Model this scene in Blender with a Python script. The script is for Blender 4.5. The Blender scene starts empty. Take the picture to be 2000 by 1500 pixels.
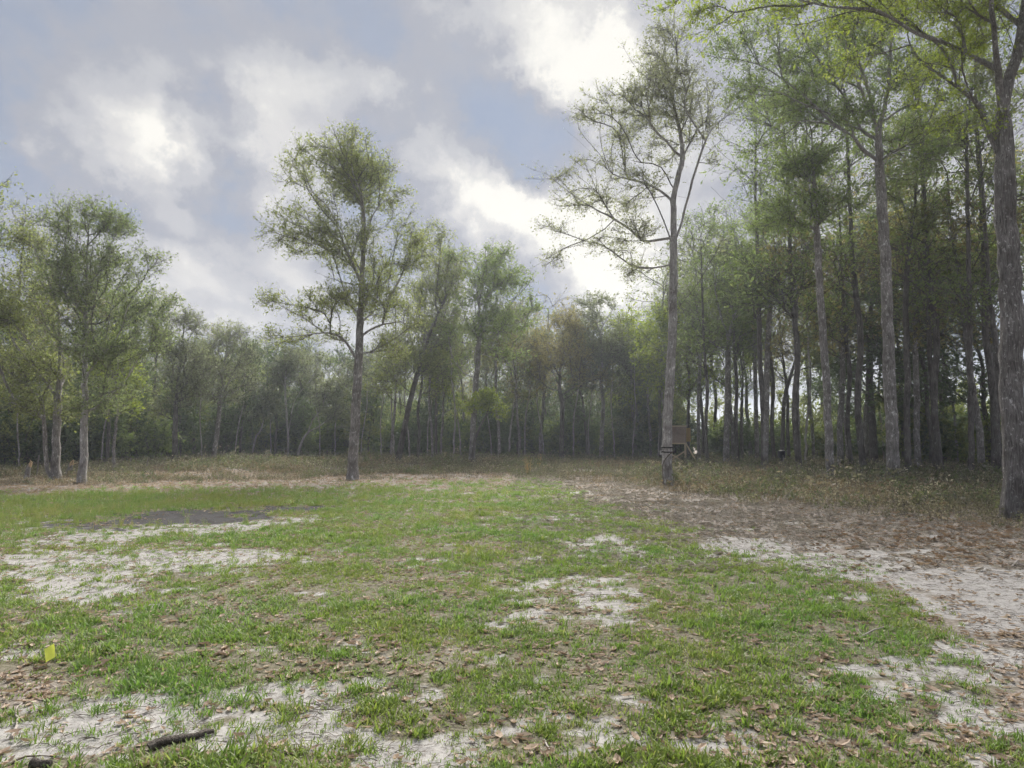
import bpy, math
import numpy as np
from mathutils import Vector

# ------------------------------------------------------------------ camera
FPX, PITCH, CAMH = 1351.0, math.radians(4.65), 1.6      # focal length in photo pixels
scene = bpy.context.scene
cam_d = bpy.data.cameras.new('camera')
cam_d.sensor_fit = 'HORIZONTAL'; cam_d.sensor_width = 36.0
cam_d.lens = 36.0 * FPX / 2000.0
cam_d.clip_start = 0.05; cam_d.clip_end = 5000
cam = bpy.data.objects.new('camera', cam_d)
scene.collection.objects.link(cam)
cam.location = (0, 0, CAMH)
cam.rotation_euler = (math.pi / 2 + PITCH, 0, 0)
scene.camera = cam

def ray(u, v):
    a = (u - 1000.0) / FPX; b = (750.0 - v) / FPX
    return np.array([a, math.cos(PITCH) - b * math.sin(PITCH), math.sin(PITCH) + b * math.cos(PITCH)])

# ------------------------------------------------------------------ exposure
vs = scene.view_settings
vs.view_transform = 'Standard'; vs.look = 'None'; vs.gamma = 1.0; vs.use_curve_mapping = False
vs.exposure = 2.7
scene.render.engine = 'CYCLES'
cy = scene.cycles
cy.use_denoising = True
cy.use_light_tree = False
cy.use_adaptive_sampling = True; cy.adaptive_threshold = 0.02
cy.max_bounces = 4; cy.diffuse_bounces = 2; cy.glossy_bounces = 1; cy.transmission_bounces = 2; cy.volume_bounces = 0
cy.transparent_max_bounces = 8

# ------------------------------------------------------------------ sky
SUN_PX = (1190, 120)
sd = ray(*SUN_PX); sd /= np.linalg.norm(sd)
sd = np.array([sd[0], sd[1], math.tan(math.radians(42)) * math.hypot(sd[0], sd[1])]); sd /= np.linalg.norm(sd)   # veiled sun just above the frame
SUN_EL = math.asin(sd[2]); SUN_AZ = math.atan2(sd[0], sd[1])
SKY = 0.05
CLOUD = 0.222
world = bpy.data.worlds.new('World'); scene.world = world; world.use_nodes = True
def build_world():
    nt = world.node_tree; nt.nodes.clear(); N = nt.nodes; L = nt.links
    out = N.new('ShaderNodeOutputWorld'); bg = N.new('ShaderNodeBackground')
    bg.inputs['Strength'].default_value = SKY
    L.new(bg.outputs[0], out.inputs[0])
    sky = N.new('ShaderNodeTexSky'); sky.sky_type = 'NISHITA'; sky.sun_disc = False
    sky.sun_elevation = SUN_EL; sky.sun_rotation = SUN_AZ; sky.dust_density = 0.6; sky.air_density = 1.0
    tc = N.new('ShaderNodeTexCoord')
    def math_(op, a, b=None, c=None, clamp=False):
        n = N.new('ShaderNodeMath'); n.operation = op; n.use_clamp = clamp
        for i, s in enumerate((a, b, c)):
            if s is None: continue
            if isinstance(s, (int, float)): n.inputs[i].default_value = s
            else: L.new(s, n.inputs[i])
        return n.outputs[0]
    def vm(op, a, b=None, sc=None):
        n = N.new('ShaderNodeVectorMath'); n.operation = op
        for i, s in enumerate((a, b)):
            if s is None: continue
            if isinstance(s, (tuple, list)): n.inputs[i].default_value = s
            else: L.new(s, n.inputs[i])
        if sc is not None: n.inputs['Scale'].default_value = sc
        return n
    def noise(vec, scale, detail, rough, dist=0.0):
        n = N.new('ShaderNodeTexNoise'); n.inputs['Scale'].default_value = scale
        n.inputs['Detail'].default_value = detail; n.inputs['Roughness'].default_value = rough
        n.inputs['Distortion'].default_value = dist
        L.new(vec, n.inputs['Vector']); return n
    d = tc.outputs['Generated']
    # warp the direction so that cloud edges are ragged
    w1 = noise(d, 4.0, 9, 0.66)
    w1v = vm('SCALE', vm('SUBTRACT', w1.outputs['Color'], (0.5, 0.5, 0.5)).outputs[0], sc=0.36).outputs[0]
    dw = vm('NORMALIZE', vm('ADD', d, w1v).outputs[0]).outputs[0]
    # cloud deck on a flat layer overhead
    sep = N.new('ShaderNodeSeparateXYZ'); L.new(d, sep.inputs[0])
    zz = math_('ADD', math_('MAXIMUM', sep.outputs['Z'], 0.0), 0.22)
    comb = N.new('ShaderNodeCombineXYZ')
    L.new(math_('DIVIDE', sep.outputs['X'], zz), comb.inputs[0]); L.new(math_('DIVIDE', sep.outputs['Y'], zz), comb.inputs[1])
    c1 = noise(comb.outputs[0], 1.5, 9, 0.58, 0.0)
    st = N.new('ShaderNodeMapping'); st.inputs['Rotation'].default_value = (0, 0, math.radians(35)); st.inputs['Scale'].default_value = (1.0, .42, 1); L.new(comb.outputs[0], st.inputs[0])
    c2 = noise(st.outputs[0], 5.0, 8, 0.62, 0.0)
    b = math_('MULTIPLY_ADD', math_('SUBTRACT', c1.outputs['Fac'], 0.5), 1.35, 0.425)
    b = math_('MULTIPLY_ADD', math_('SUBTRACT', c2.outputs['Fac'], 0.5), 0.80, b)
    blobs = [(190, 215, 95, .26), (260, 270, 85, .26), (330, 345, 70, .30), (215, 300, 70, .15),
             (600, 235, 120, .26), (480, 250, 90, .22), (1125, 95, 90, .22), (1205, 140, 80, .24), (1050, 45, 85, .16), (1250, 80, 80, .14), (1250, 240, 120, .18),
             (870, 300, 70, .28), (930, 360, 80, .30), (1000, 420, 85, .36), (1180, 525, 95, .55), (1090, 480, 90, .40), (1260, 470, 120, .3),
             (370, 600, 80, .36), (440, 510, 90, .28), (540, 530, 90, .22), (680, 230, 90, .2), (620, 690, 120, .25), (30, 480, 120, .15),
             (400, 410, 120, -.30), (350, 180, 60, -.16), (40, 330, 130, -.20), (1000, 270, 90, -.26), (1080, 300, 70, -.18),
             (720, 110, 150, -.10), (800, 360, 110, -.22), (500, 640, 90, -.28), (900, 190, 100, -.20), (1060, 590, 90, -.22), (1240, 590, 80, -.2),
             (60, 60, 170, -.03), (450, 60, 150, .0), (460, 330, 70, -.2)]
    for (u, v, r, w) in blobs:
        c = ray(u, v); c /= np.linalg.norm(c)
        dt = vm('DOT_PRODUCT', dw, tuple(float(t) for t in c)).outputs['Value']
        mr = N.new('ShaderNodeMapRange'); mr.interpolation_type = 'SMOOTHSTEP'
        mr.inputs['From Min'].default_value = math.cos(1.55 * r / FPX); mr.inputs['From Max'].default_value = 1.0
        L.new(dt, mr.inputs['Value'])
        b = math_('MULTIPLY_ADD', mr.outputs[0], w * ((.72 if u < 800 else .86) if w > 0 else 1.0), b)
    # thin glow round the hidden sun: forward scattering in the cloud
    sdot = vm('DOT_PRODUCT', d, tuple(float(t) for t in sd)).outputs['Value']
    mr = N.new('ShaderNodeMapRange'); mr.interpolation_type = 'SMOOTHSTEP'
    mr.inputs['From Min'].default_value = 0.55; mr.inputs['From Max'].default_value = 1.0
    L.new(sdot, mr.inputs['Value'])
    b = math_('MULTIPLY_ADD', mr.outputs[0], 0.10, b)
    ramp = N.new('ShaderNodeValToRGB'); cr = ramp.color_ramp; cr.interpolation = 'EASE'
    cols = [(0.00, (.198, .235, .318)), (0.24, (.222, .250, .318)), (0.42, (.270, .278, .318)), (0.60, (.365, .367, .390)),
            (0.80, (.475, .468, .465)), (1.0, (.66, .645, .60))]
    while len(cr.elements) < len(cols): cr.elements.new(0.5)
    for e, (p, c) in zip(cr.elements, cols):
        e.position = p; e.color = (c[0], c[1], c[2], 1)
    L.new(b, ramp.inputs[0])
    cl = vm('SCALE', ramp.outputs[0], sc=CLOUD / SKY).outputs[0]
    mix = N.new('ShaderNodeMix'); mix.data_type = 'RGBA'
    # clear air shows a little through the thin (blue) parts of the deck
    th = N.new('ShaderNodeMapRange'); th.inputs['From Min'].default_value = 0.1; th.inputs['From Max'].default_value = 0.5
    th.inputs['To Min'].default_value = 0.98; th.inputs['To Max'].default_value = 1.0
    L.new(b, th.inputs['Value']); L.new(th.outputs[0], mix.inputs['Factor'])
    L.new(sky.outputs[0], mix.inputs['A']); L.new(cl, mix.inputs['B'])
    L.new(mix.outputs['Result'], bg.inputs['Color'])
build_world()

# ------------------------------------------------------------------ sun behind thin cloud
sl = bpy.data.lights.new('sun', 'SUN'); sl.energy = 1.5; sl.angle = math.radians(40); sl.color = (1.0, .95, .86)
sun = bpy.data.objects.new('sun', sl); scene.collection.objects.link(sun)
sun.rotation_euler = Vector(tuple(-sd)).to_track_quat('-Z', 'Y').to_euler()

# ================================================================== helpers
rng = np.random.default_rng(11)
COL = scene.collection
_perm = np.random.default_rng(5).random((256, 256))
def vnoise(x, y):
    xi = np.floor(x).astype(int); yi = np.floor(y).astype(int); fx = x - xi; fy = y - yi
    fx = fx * fx * (3 - 2 * fx); fy = fy * fy * (3 - 2 * fy)
    g = lambda a, b: _perm[a & 255, b & 255]
    return ((g(xi, yi) * (1 - fx) + g(xi + 1, yi) * fx) * (1 - fy) + (g(xi, yi + 1) * (1 - fx) + g(xi + 1, yi + 1) * fx) * fy) * 2 - 1
def fbm(x, y, s, o=4, off=0.0):
    r = 0; a = 0.55; x = np.asarray(x, float) * s + off; y = np.asarray(y, float) * s + off * 1.7
    for i in range(o):
        r = r + a * vnoise(x, y); x = x * 2.03 + 17.1; y = y * 2.03 + 9.7; a *= 0.55
    return r
def sstep(a, b, x):
    t = np.clip((x - a) / (b - a), 0, 1); return t * t * (3 - 2 * t)
def hz(x, y):
    x = np.asarray(x, float); y = np.asarray(y, float)
    h = 0.06 * fbm(x, y, 0.22, 3, 3.3) * sstep(1.5, 8, y) + 0.012 * fbm(x, y, 1.6, 3, 8.1)
    h = h + 0.16 * np.exp(-((x + 14) / 16) ** 2 - ((y - 42) / 12) ** 2)
    return h
def proj(x, y, z=0.0):
    dz = z - CAMH; d = np.maximum(y * math.cos(PITCH) + dz * math.sin(PITCH), 0.05)
    return 1000 + FPX * x / d, 750 - FPX * (-y * math.sin(PITCH) + dz * math.cos(PITCH)) / d
def G(u, v):
    d = ray(u, v); t = -CAMH / d[2]; x, y = d[0] * t, d[1] * t
    return np.array([x, y, float(hz(x, y))])
def P(u, v, Y, dy=0.0):
    d = ray(u, v); t = Y / d[1]; p = d * t + np.array([0, 0, CAMH]); p[1] += dy
    return p

def mesh(name, verts, faces, mats=(), midx=None, smooth=False):
    """faces: list of (n,k) int arrays"""
    me = bpy.data.meshes.new(name)
    verts = np.asarray(verts, np.float32)
    me.vertices.add(len(verts)); me.vertices.foreach_set('co', verts.ravel())
    fs = [np.asarray(f, np.int32) for f in faces if len(f)]
    tot = np.concatenate([np.full(len(f), f.shape[1], np.int32) for f in fs])
    li = np.concatenate([f.ravel() for f in fs])
    st = np.concatenate([[0], np.cumsum(tot)[:-1]]).astype(np.int32)
    me.loops.add(len(li)); me.loops.foreach_set('vertex_index', li)
    me.polygons.add(len(tot)); me.polygons.foreach_set('loop_start', st)
    for m in mats: me.materials.append(m)
    if midx is not None: me.polygons.foreach_set('material_index', np.asarray(midx, np.int32))
    me.polygons.foreach_set('use_smooth', np.full(len(tot), smooth))
    me.update(calc_edges=True); me.validate()
    return me
def link(name, me, parent=None, loc=None):
    o = bpy.data.objects.new(name, me); COL.objects.link(o)
    if parent is not None: o.parent = parent
    if loc is not None: o.location = [float(t) for t in loc]
    return o
def empty(name, loc=(0, 0, 0)):
    o = bpy.data.objects.new(name, None); COL.objects.link(o); o.location = [float(t) for t in loc]
    o.empty_display_size = 0.2; return o
def tag(o, label, cat=None, group=None, kind=None):
    o['label'] = label
    if cat: o['category'] = cat
    if group: o['group'] = group
    if kind: o['kind'] = kind
    return o

class MB:
    def __init__(s): s.v = []; s.f = {}; s.n = 0
    def add(s, v, f, m=0):
        v = np.asarray(v, float); f = np.asarray(f, int)
        if not len(f): return
        s.v.append(v); s.f.setdefault((m, f.shape[1]), []).append(f + s.n); s.n += len(v)
    def build(s, name, mats, smooth=False):
        fs = []; mi = []
        for (m, k), l in s.f.items():
            a = np.concatenate(l); fs.append(a); mi.append(np.full(len(a), m))
        return mesh(name, np.concatenate(s.v), fs, mats, np.concatenate(mi), smooth)
    def box(s, c, size, R=None, m=0):
        h = np.asarray(size, float) / 2
        v = np.array([[x, y, z] for x in (-1, 1) for y in (-1, 1) for z in (-1, 1)]) * h
        if R is not None: v = v @ np.asarray(R).T
        s.add(v + np.asarray(c, float), [[0, 1, 3, 2], [4, 6, 7, 5], [0, 4, 5, 1], [2, 3, 7, 6], [0, 2, 6, 4], [1, 5, 7, 3]], m)
    def beam(s, a, b, w, h, m=0, up=(0, 0, 1)):
        a = np.asarray(a, float); b = np.asarray(b, float); z = b - a; l = np.linalg.norm(z); z /= l
        x = np.cross(np.asarray(up, float), z)
        if np.linalg.norm(x) < 1e-3: x = np.array([1., 0, 0])
        x /= np.linalg.norm(x); y = np.cross(z, x)
        s.box((a + b) / 2, (w, h, l), np.stack([x, y, z], 1), m)

def tube(mb, Pn, Rn, sides, m=0, cap=True, ridge=0.0, seed=0, flare=0.0):
    Pn = np.asarray(Pn, float); Rn = np.asarray(Rn, float); n = len(Pn)
    t = np.gradient(Pn, axis=0); t /= np.maximum(np.linalg.norm(t, axis=1, keepdims=True), 1e-9)
    ax = np.abs(t).mean(0); ref = np.zeros(3); ref[np.argmin(ax)] = 1
    uu = np.cross(t, ref); uu /= np.maximum(np.linalg.norm(uu, axis=1, keepdims=True), 1e-9); vv = np.cross(t, uu)
    an = np.arange(sides) * 2 * math.pi / sides
    rr = np.repeat(Rn[:, None], sides, 1)
    if ridge > 0:
        zz = np.concatenate([[0], np.cumsum(np.linalg.norm(np.diff(Pn, axis=0), axis=1))])
        A = np.repeat(an[None] * sides / 6.28, n, 0); Z = np.repeat(zz[:, None], sides, 1)
        rr = rr * (1 + ridge * vnoise(A * 0.9 + seed, Z * 1.3) + ridge * 0.8 * np.sin(an * 3 + seed + Z * 0.35) * 0.6)
        if flare: rr = rr * (1 + flare * np.exp(-Z / .38) * np.maximum(np.cos(an * 5 + seed + .6 * np.sin(an * 2)), -.3))
    v = Pn[:, None] + rr[:, :, None] * (np.cos(an)[None, :, None] * uu[:, None] + np.sin(an)[None, :, None] * vv[:, None])
    i = np.arange(n - 1)[:, None] * sides; j = np.arange(sides)[None]; k = (j + 1) % sides
    f = np.stack([i + j, i + k, i + sides + k, i + sides + j], -1).reshape(-1, 4)
    mb.add(v.reshape(-1, 3), f, m)
    if cap:
        mb.add(np.concatenate([v[-1], Pn[-1:] + t[-1:] * Rn[-1] * .3]), np.array([[a, (a + 1) % sides, sides] for a in range(sides)]), m)

def catmull(Pn, step):
    Pn = np.asarray(Pn, float)
    if len(Pn) < 2: return Pn
    Q = np.concatenate([2 * Pn[:1] - Pn[1:2], Pn, 2 * Pn[-1:] - Pn[-2:-1]]); out = []
    for i in range(len(Pn) - 1):
        p0, p1, p2, p3 = Q[i:i + 4]; k = max(1, int(np.linalg.norm(p2 - p1) / step))
        t = (np.arange(k) / k)[:, None]
        out.append(0.5 * (2 * p1 + (p2 - p0) * t + (2 * p0 - 5 * p1 + 4 * p2 - p3) * t * t + (3 * p1 - p0 - 3 * p2 + p3) * t ** 3))
    out.append(Pn[-1:]); return np.concatenate(out)

# ================================================================== materials
def newmat(name):
    m = bpy.data.materials.new(name); m.use_nodes = True; nt = m.node_tree; nt.nodes.clear()
    return m, nt, nt.nodes, nt.links
def ramp_node(N, cols, interp='LINEAR'):
    r = N.new('ShaderNodeValToRGB'); cr = r.color_ramp; cr.interpolation = interp
    while len(cr.elements) < len(cols): cr.elements.new(0.5)
    for e, (p, c) in zip(cr.elements, cols): e.position = p; e.color = (c[0], c[1], c[2], 1)
    return r
def leaf_mat(name, cols, trans=0.45, rough=0.55, inst=False, tint=0.0):
    """cols: ramp over a random value of each leaf (or each instance)"""
    m, nt, N, L = newmat(name)
    out = N.new('ShaderNodeOutputMaterial')
    if inst:
        oi = N.new('ShaderNodeObjectInfo'); g = N.new('ShaderNodeNewGeometry')
        mx = N.new('ShaderNodeMath'); mx.operation = 'MULTIPLY_ADD'; mx.inputs[1].default_value = 0.5
        ad = N.new('ShaderNodeMath'); ad.operation = 'MULTIPLY'; ad.inputs[1].default_value = 0.5
        L.new(oi.outputs['Random'], ad.inputs[0]); L.new(g.outputs['Random Per Island'], mx.inputs[0]); L.new(ad.outputs[0], mx.inputs[2])
        fac = mx.outputs[0]
    else:
        g = N.new('ShaderNodeNewGeometry'); fac = g.outputs['Random Per Island']
    r = ramp_node(N, cols); L.new(fac, r.inputs[0]); col = r.outputs[0]
    if tint > 0:       # broad drift of hue through the plant cover
        g2 = N.new('ShaderNodeNewGeometry')
        no = N.new('ShaderNodeTexNoise'); no.inputs['Scale'].default_value = 0.55; no.inputs['Detail'].default_value = 3
        L.new(g2.outputs['Position'], no.inputs['Vector'])
        hs = N.new('ShaderNodeHueSaturation')
        mr = N.new('ShaderNodeMapRange'); mr.inputs['From Min'].default_value = .35; mr.inputs['From Max'].default_value = .65
        mr.inputs['To Min'].default_value = .5 - .05 * tint; mr.inputs['To Max'].default_value = .5 + .010 * tint
        L.new(no.outputs['Fac'], mr.inputs['Value']); L.new(mr.outputs[0], hs.inputs['Hue']); L.new(col, hs.inputs['Color'])
        col = hs.outputs[0]
    b = N.new('ShaderNodeBsdfPrincipled'); b.inputs['Roughness'].default_value = rough
    b.inputs['Specular IOR Level'].default_value = 0.3
    L.new(col, b.inputs['Base Color'])
    t = N.new('ShaderNodeBsdfTranslucent')
    tb = N.new('ShaderNodeMix'); tb.data_type = 'RGBA'; tb.blend_type = 'MULTIPLY'; tb.inputs['Factor'].default_value = 1.0; tb.clamp_result = False
    tb.inputs['B'].default_value = (1.9, 2.0, 1.5, 1); L.new(col, tb.inputs['A']); L.new(tb.outputs['Result'], t.inputs['Color'])
    mix = N.new('ShaderNodeMixShader'); mix.inputs[0].default_value = trans
    L.new(b.outputs[0], mix.inputs[1]); L.new(t.outputs[0], mix.inputs[2]); L.new(mix.outputs[0], out.inputs[0])
    return m
def bark_mat(name, dark, light, lichen, amount=0.55, scale=1.0, bump=0.6):
    m, nt, N, L = newmat(name)
    out = N.new('ShaderNodeOutputMaterial'); b = N.new('ShaderNodeBsdfPrincipled')
    b.inputs['Roughness'].default_value = .92; b.inputs['Specular IOR Level'].default_value = .15
    tc = N.new('ShaderNodeTexCoord'); mp = N.new('ShaderNodeMapping'); mp.inputs['Scale'].default_value = (16 * scale, 16 * scale, 2.6)
    L.new(tc.outputs['Object'], mp.inputs[0])
    n1 = N.new('ShaderNodeTexNoise'); n1.inputs['Scale'].default_value = 1.6; n1.inputs['Detail'].default_value = 5; n1.inputs['Roughness'].default_value = .65; n1.inputs['Distortion'].default_value = .6
    L.new(mp.outputs[0], n1.inputs[0])
    r1 = ramp_node(N, [(.30, dark), (.50, [(a + c) / 2 for a, c in zip(dark, light)]), (.68, light)]); L.new(n1.outputs['Fac'], r1.inputs[0])
    n2 = N.new('ShaderNodeTexNoise'); n2.inputs['Scale'].default_value = 5.5 * scale; n2.inputs['Detail'].default_value = 6; n2.inputs['Roughness'].default_value = .7
    mp2 = N.new('ShaderNodeMapping'); mp2.inputs['Scale'].default_value = (1.6, 1.6, .9); L.new(tc.outputs['Object'], mp2.inputs[0]); L.new(mp2.outputs[0], n2.inputs[0])
    r2 = ramp_node(N, [(amount, (0, 0, 0)), (amount + .10, (1, 1, 1))]); L.new(n2.outputs['Fac'], r2.inputs[0])
    mx = N.new('ShaderNodeMix'); mx.data_type = 'RGBA'; L.new(r2.outputs[0], mx.inputs['Factor']); L.new(r1.outputs[0], mx.inputs['A']); mx.inputs['B'].default_value = (*lichen, 1)
    n3 = N.new('ShaderNodeTexNoise'); n3.inputs['Scale'].default_value = 2.1; n3.inputs['Detail'].default_value = 4; L.new(tc.outputs['Object'], n3.inputs[0])
    r3 = ramp_node(N, [(.32, (.62, .60, .58)), (.5, (1, 1, 1)), (.68, (1.3, 1.3, 1.3))]); L.new(n3.outputs['Fac'], r3.inputs[0])
    pm = N.new('ShaderNodeMix'); pm.data_type = 'RGBA'; pm.blend_type = 'MULTIPLY'; pm.inputs['Factor'].default_value = 1.0
    L.new(mx.outputs['Result'], pm.inputs['A']); L.new(r3.outputs[0], pm.inputs['B'])
    L.new(pm.outputs['Result'], b.inputs['Base Color'])
    bp = N.new('ShaderNodeBump'); bp.inputs['Strength'].default_value = bump; bp.inputs['Distance'].default_value = .05
    L.new(n1.outputs['Fac'], bp.inputs['Height']); L.new(bp.outputs[0], b.inputs['Normal'])
    L.new(b.outputs[0], out.inputs[0]); return m
def plain_mat(name, c1, c2, rough=.8, scale=8.0, stretch=(1, 1, 1), bump=.2, dist=.01):
    m, nt, N, L = newmat(name)
    out = N.new('ShaderNodeOutputMaterial'); b = N.new('ShaderNodeBsdfPrincipled'); b.inputs['Roughness'].default_value = rough
    b.inputs['Specular IOR Level'].default_value = .25
    tc = N.new('ShaderNodeTexCoord'); mp = N.new('ShaderNodeMapping'); mp.inputs['Scale'].default_value = stretch; L.new(tc.outputs['Object'], mp.inputs[0])
    n = N.new('ShaderNodeTexNoise'); n.inputs['Scale'].default_value = scale; n.inputs['Detail'].default_value = 5; n.inputs['Roughness'].default_value = .65
    L.new(mp.outputs[0], n.inputs[0]); r = ramp_node(N, [(.3, c1), (.7, c2)]); L.new(n.outputs['Fac'], r.inputs[0]); L.new(r.outputs[0], b.inputs['Base Color'])
    bp = N.new('ShaderNodeBump'); bp.inputs['Strength'].default_value = bump; bp.inputs['Distance'].default_value = dist
    L.new(n.outputs['Fac'], bp.inputs['Height']); L.new(bp.outputs[0], b.inputs['Normal']); L.new(b.outputs[0], out.inputs[0]); return m

BARK = bark_mat('bark_grey', (.10, .092, .088), (.36, .34, .33), (.60, .59, .58), .555, 1.2, .9)
BARK_BIG = bark_mat('bark_oak', (.055, .050, .048), (.31, .295, .29), (.62, .61, .60), .575, 1.8, 1.0)
BARK_D = bark_mat('bark_dark', (.055, .050, .047), (.19, .175, .165), (.38, .37, .36), .60)
BARK_L = bark_mat('bark_light_grey', (.16, .15, .145), (.46, .445, .435), (.66, .65, .64), .55, 1.2, .9)
BARK_P = bark_mat('bark_pale', (.22, .21, .20), (.42, .40, .38), (.6, .59, .57), .55)
TWIG = plain_mat('twig_bark', (.06, .052, .047), (.14, .125, .115), .9)
LV = {
 'sage': leaf_mat('leaf_sage', [(0, (.085, .110, .050)), (.5, (.125, .155, .070)), (1, (.18, .205, .10))]),
 'pale': leaf_mat('leaf_pale', [(0, (.11, .115, .075)), (.5, (.165, .175, .11)), (1, (.23, .24, .155))], .5),
 'olive': leaf_mat('leaf_olive', [(0, (0.102, 0.123, 0.043)), (.5, (0.152, 0.174, 0.065)), (1, (0.217, 0.225, 0.094))]),
 'green': leaf_mat('leaf_green', [(0, (.085, .120, .042)), (.5, (.130, .170, .060)), (1, (.19, .225, .085))]),
 'yellow': leaf_mat('leaf_yellow_green', [(0, (0.115, 0.149, 0.025)), (.5, (0.172, 0.213, 0.040)), (1, (0.230, 0.253, 0.057))], .5),
 'brown': leaf_mat('leaf_bronze', [(0, (0.123, 0.109, 0.051)), (.5, (0.189, 0.160, 0.072)), (1, (0.232, 0.210, 0.094))]),
 'dark': leaf_mat('leaf_dark', [(0, (0.057, 0.085, 0.042)), (.5, (0.085, 0.118, 0.057)), (1, (0.123, 0.162, 0.076))], .3),
 'grey': leaf_mat('leaf_grey_green', [(0, (0.094, 0.109, 0.065)), (.5, (0.138, 0.152, 0.094)), (1, (0.189, 0.203, 0.123))], .4),
}

# ================================================================== the ground
SANDB = [(120, 1160, 130, 45, .7), (330, 1095, 170, 26, 1.0), (480, 1085, 90, 16, .7), (60, 1085, 110, 22, .6), (200, 1120, 120, 30, .6), (30, 1270, 60, 40, .5),
         (120, 1450, 200, 48, 1.15), (330, 1405, 160, 36, 1.0), (520, 1350, 150, 26, .85), (690, 1330, 60, 16, .5), (620, 1440, 130, 50, .75), (900, 1450, 110, 45, 1.0),
         (780, 1490, 90, 40, .7), (1120, 1160, 90, 28, .85), (1200, 1195, 70, 22, .7), (1050, 1195, 45, 20, .5), (1230, 1265, 40, 40, .35), (640, 1160, 50, 10, .6),
         (800, 1105, 45, 12, .5), (1170, 1052, 50, 10, .8), (1225, 1072, 30, 8, .6), (1045, 1012, 70, 8, .6),
         (1420, 1056, 90, 13, 1.0), (1560, 1072, 130, 20, .9), (1700, 1110, 130, 24, 1.0), (1850, 1135, 140, 30, 1.0), (1980, 1160, 130, 34, 1.0), (1920, 1210, 100, 34, .8), (1960, 1290, 90, 44, .8), (2080, 1200, 120, 60, .8), (1450, 1020, 120, 12, .35),
         (1690, 1310, 60, 22, .8), (1780, 1350, 80, 26, .9), (1880, 1385, 80, 28, .9), (1980, 1420, 80, 30, .9), (1420, 1450, 70, 30, .4), (1290, 1280, 25, 25, .5), (1180, 1430, 50, 25, .5), (1250, 1390, 30, 15, .5)]
ASHB = [(200, 1028, 130, 9, .8), (330, 1012, 120, 9, 1.0), (440, 1003, 110, 9, 1.0), (560, 994, 80, 5, .8), (640, 990, 60, 3, .5), (100, 1045, 70, 6, .5)]
ASHS = [(300, 1030, 200, 18, .9), (430, 1012, 140, 12, .7), (150, 1050, 120, 14, .7)]
LITB = [(870, 1290, 130, 60, .3), (960, 1350, 90, 50, .35), (500, 1420, 160, 40, .35), (1080, 1480, 110, 40, .5), (60, 1350, 70, 40, .7), (800, 1170, 120, 30, .35), (1500, 1440, 160, 50, .25),
        (1700, 1460, 130, 40, .25), (1300, 1470, 110, 35, .4), (250, 1400, 90, 20, .4), (640, 1240, 80, 30, .3), (880, 1010, 40, 8, .2), (360, 1060, 60, 6, .5), (1900, 1440, 90, 50, .3)]
EDGE_U = np.array([-2500, 0, 150, 300, 500, 700, 850, 1000, 1100, 1150, 1250, 1400, 1520, 1650, 1760, 1850, 1900, 1960, 2050, 2600])
EDGE_V = np.array([985, 970, 962, 957, 955, 950, 946, 941, 945, 975, 1005, 1040, 1072, 1098, 1140, 1200, 1250, 1330, 1480, 2200])
def blobs(u, v, B):
    r = 0
    for (a, b, c, d, s) in B: r = r + s * np.exp(-np.minimum(((u - a) / c) ** 2 + ((v - b) / d) ** 2, 30) * 0.9)
    return r
def masks(x, y):
    """grass, sand, litter, ash cover (0..1) at ground points"""
    x = np.asarray(x, float); y = np.asarray(y, float)
    u, v = proj(x, np.maximum(y, 1.2)); infr = sstep(0.5, 2.5, y)
    n1 = fbm(x, y, .45, 4, 1.0); n2 = fbm(x, y, 1.7, 4, 5.0); n3 = fbm(x, y, 5.5, 3, 9.0); n4 = fbm(x, y, .9, 4, 13.0)
    ve = np.interp(u, EDGE_U, EDGE_V); sc = np.maximum(v - 862, 2)
    lawn = sstep(-.12, .16, (v - ve) / sc + .22 * n2 + .16 * n3 + .05 * n1)
    sand = blobs(u, v, SANDB) * infr + blobs(u, v, ASHS) * .8 + .35 * (1 - infr)
    s = .78 * sand - .33 + .22 * n1 + .58 * n2 + .62 * n3
    sm = sstep(-.22, .36, s)
    lit = blobs(u, v, LITB)
    lm = sstep(-.1, .3, lit - .40 + .40 * n4 + .35 * n2)
    ab = blobs(u, v, ASHB); ash = sstep(-.1, .35, ab - .40 + .75 * n2 + .75 * n3) * sstep(.08, .3, ab)
    far = 1 - lawn
    # off the lawn: litter, with sand showing on the worn track
    grass = lawn * (1 - sm) * (1 - .55 * lm) * (1 - ash)
    litter = np.clip(far * (1 - .9 * sm) + lawn * lm * (1 - .5 * sm), 0, 1)
    thin = sstep(.1, -.5, n2 + .4 * n1 + .6 * n3)          # thin spots inside the lawn
    return grass * (1 - .45 * thin), sm, litter, ash, lawn, n1, n2

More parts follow.
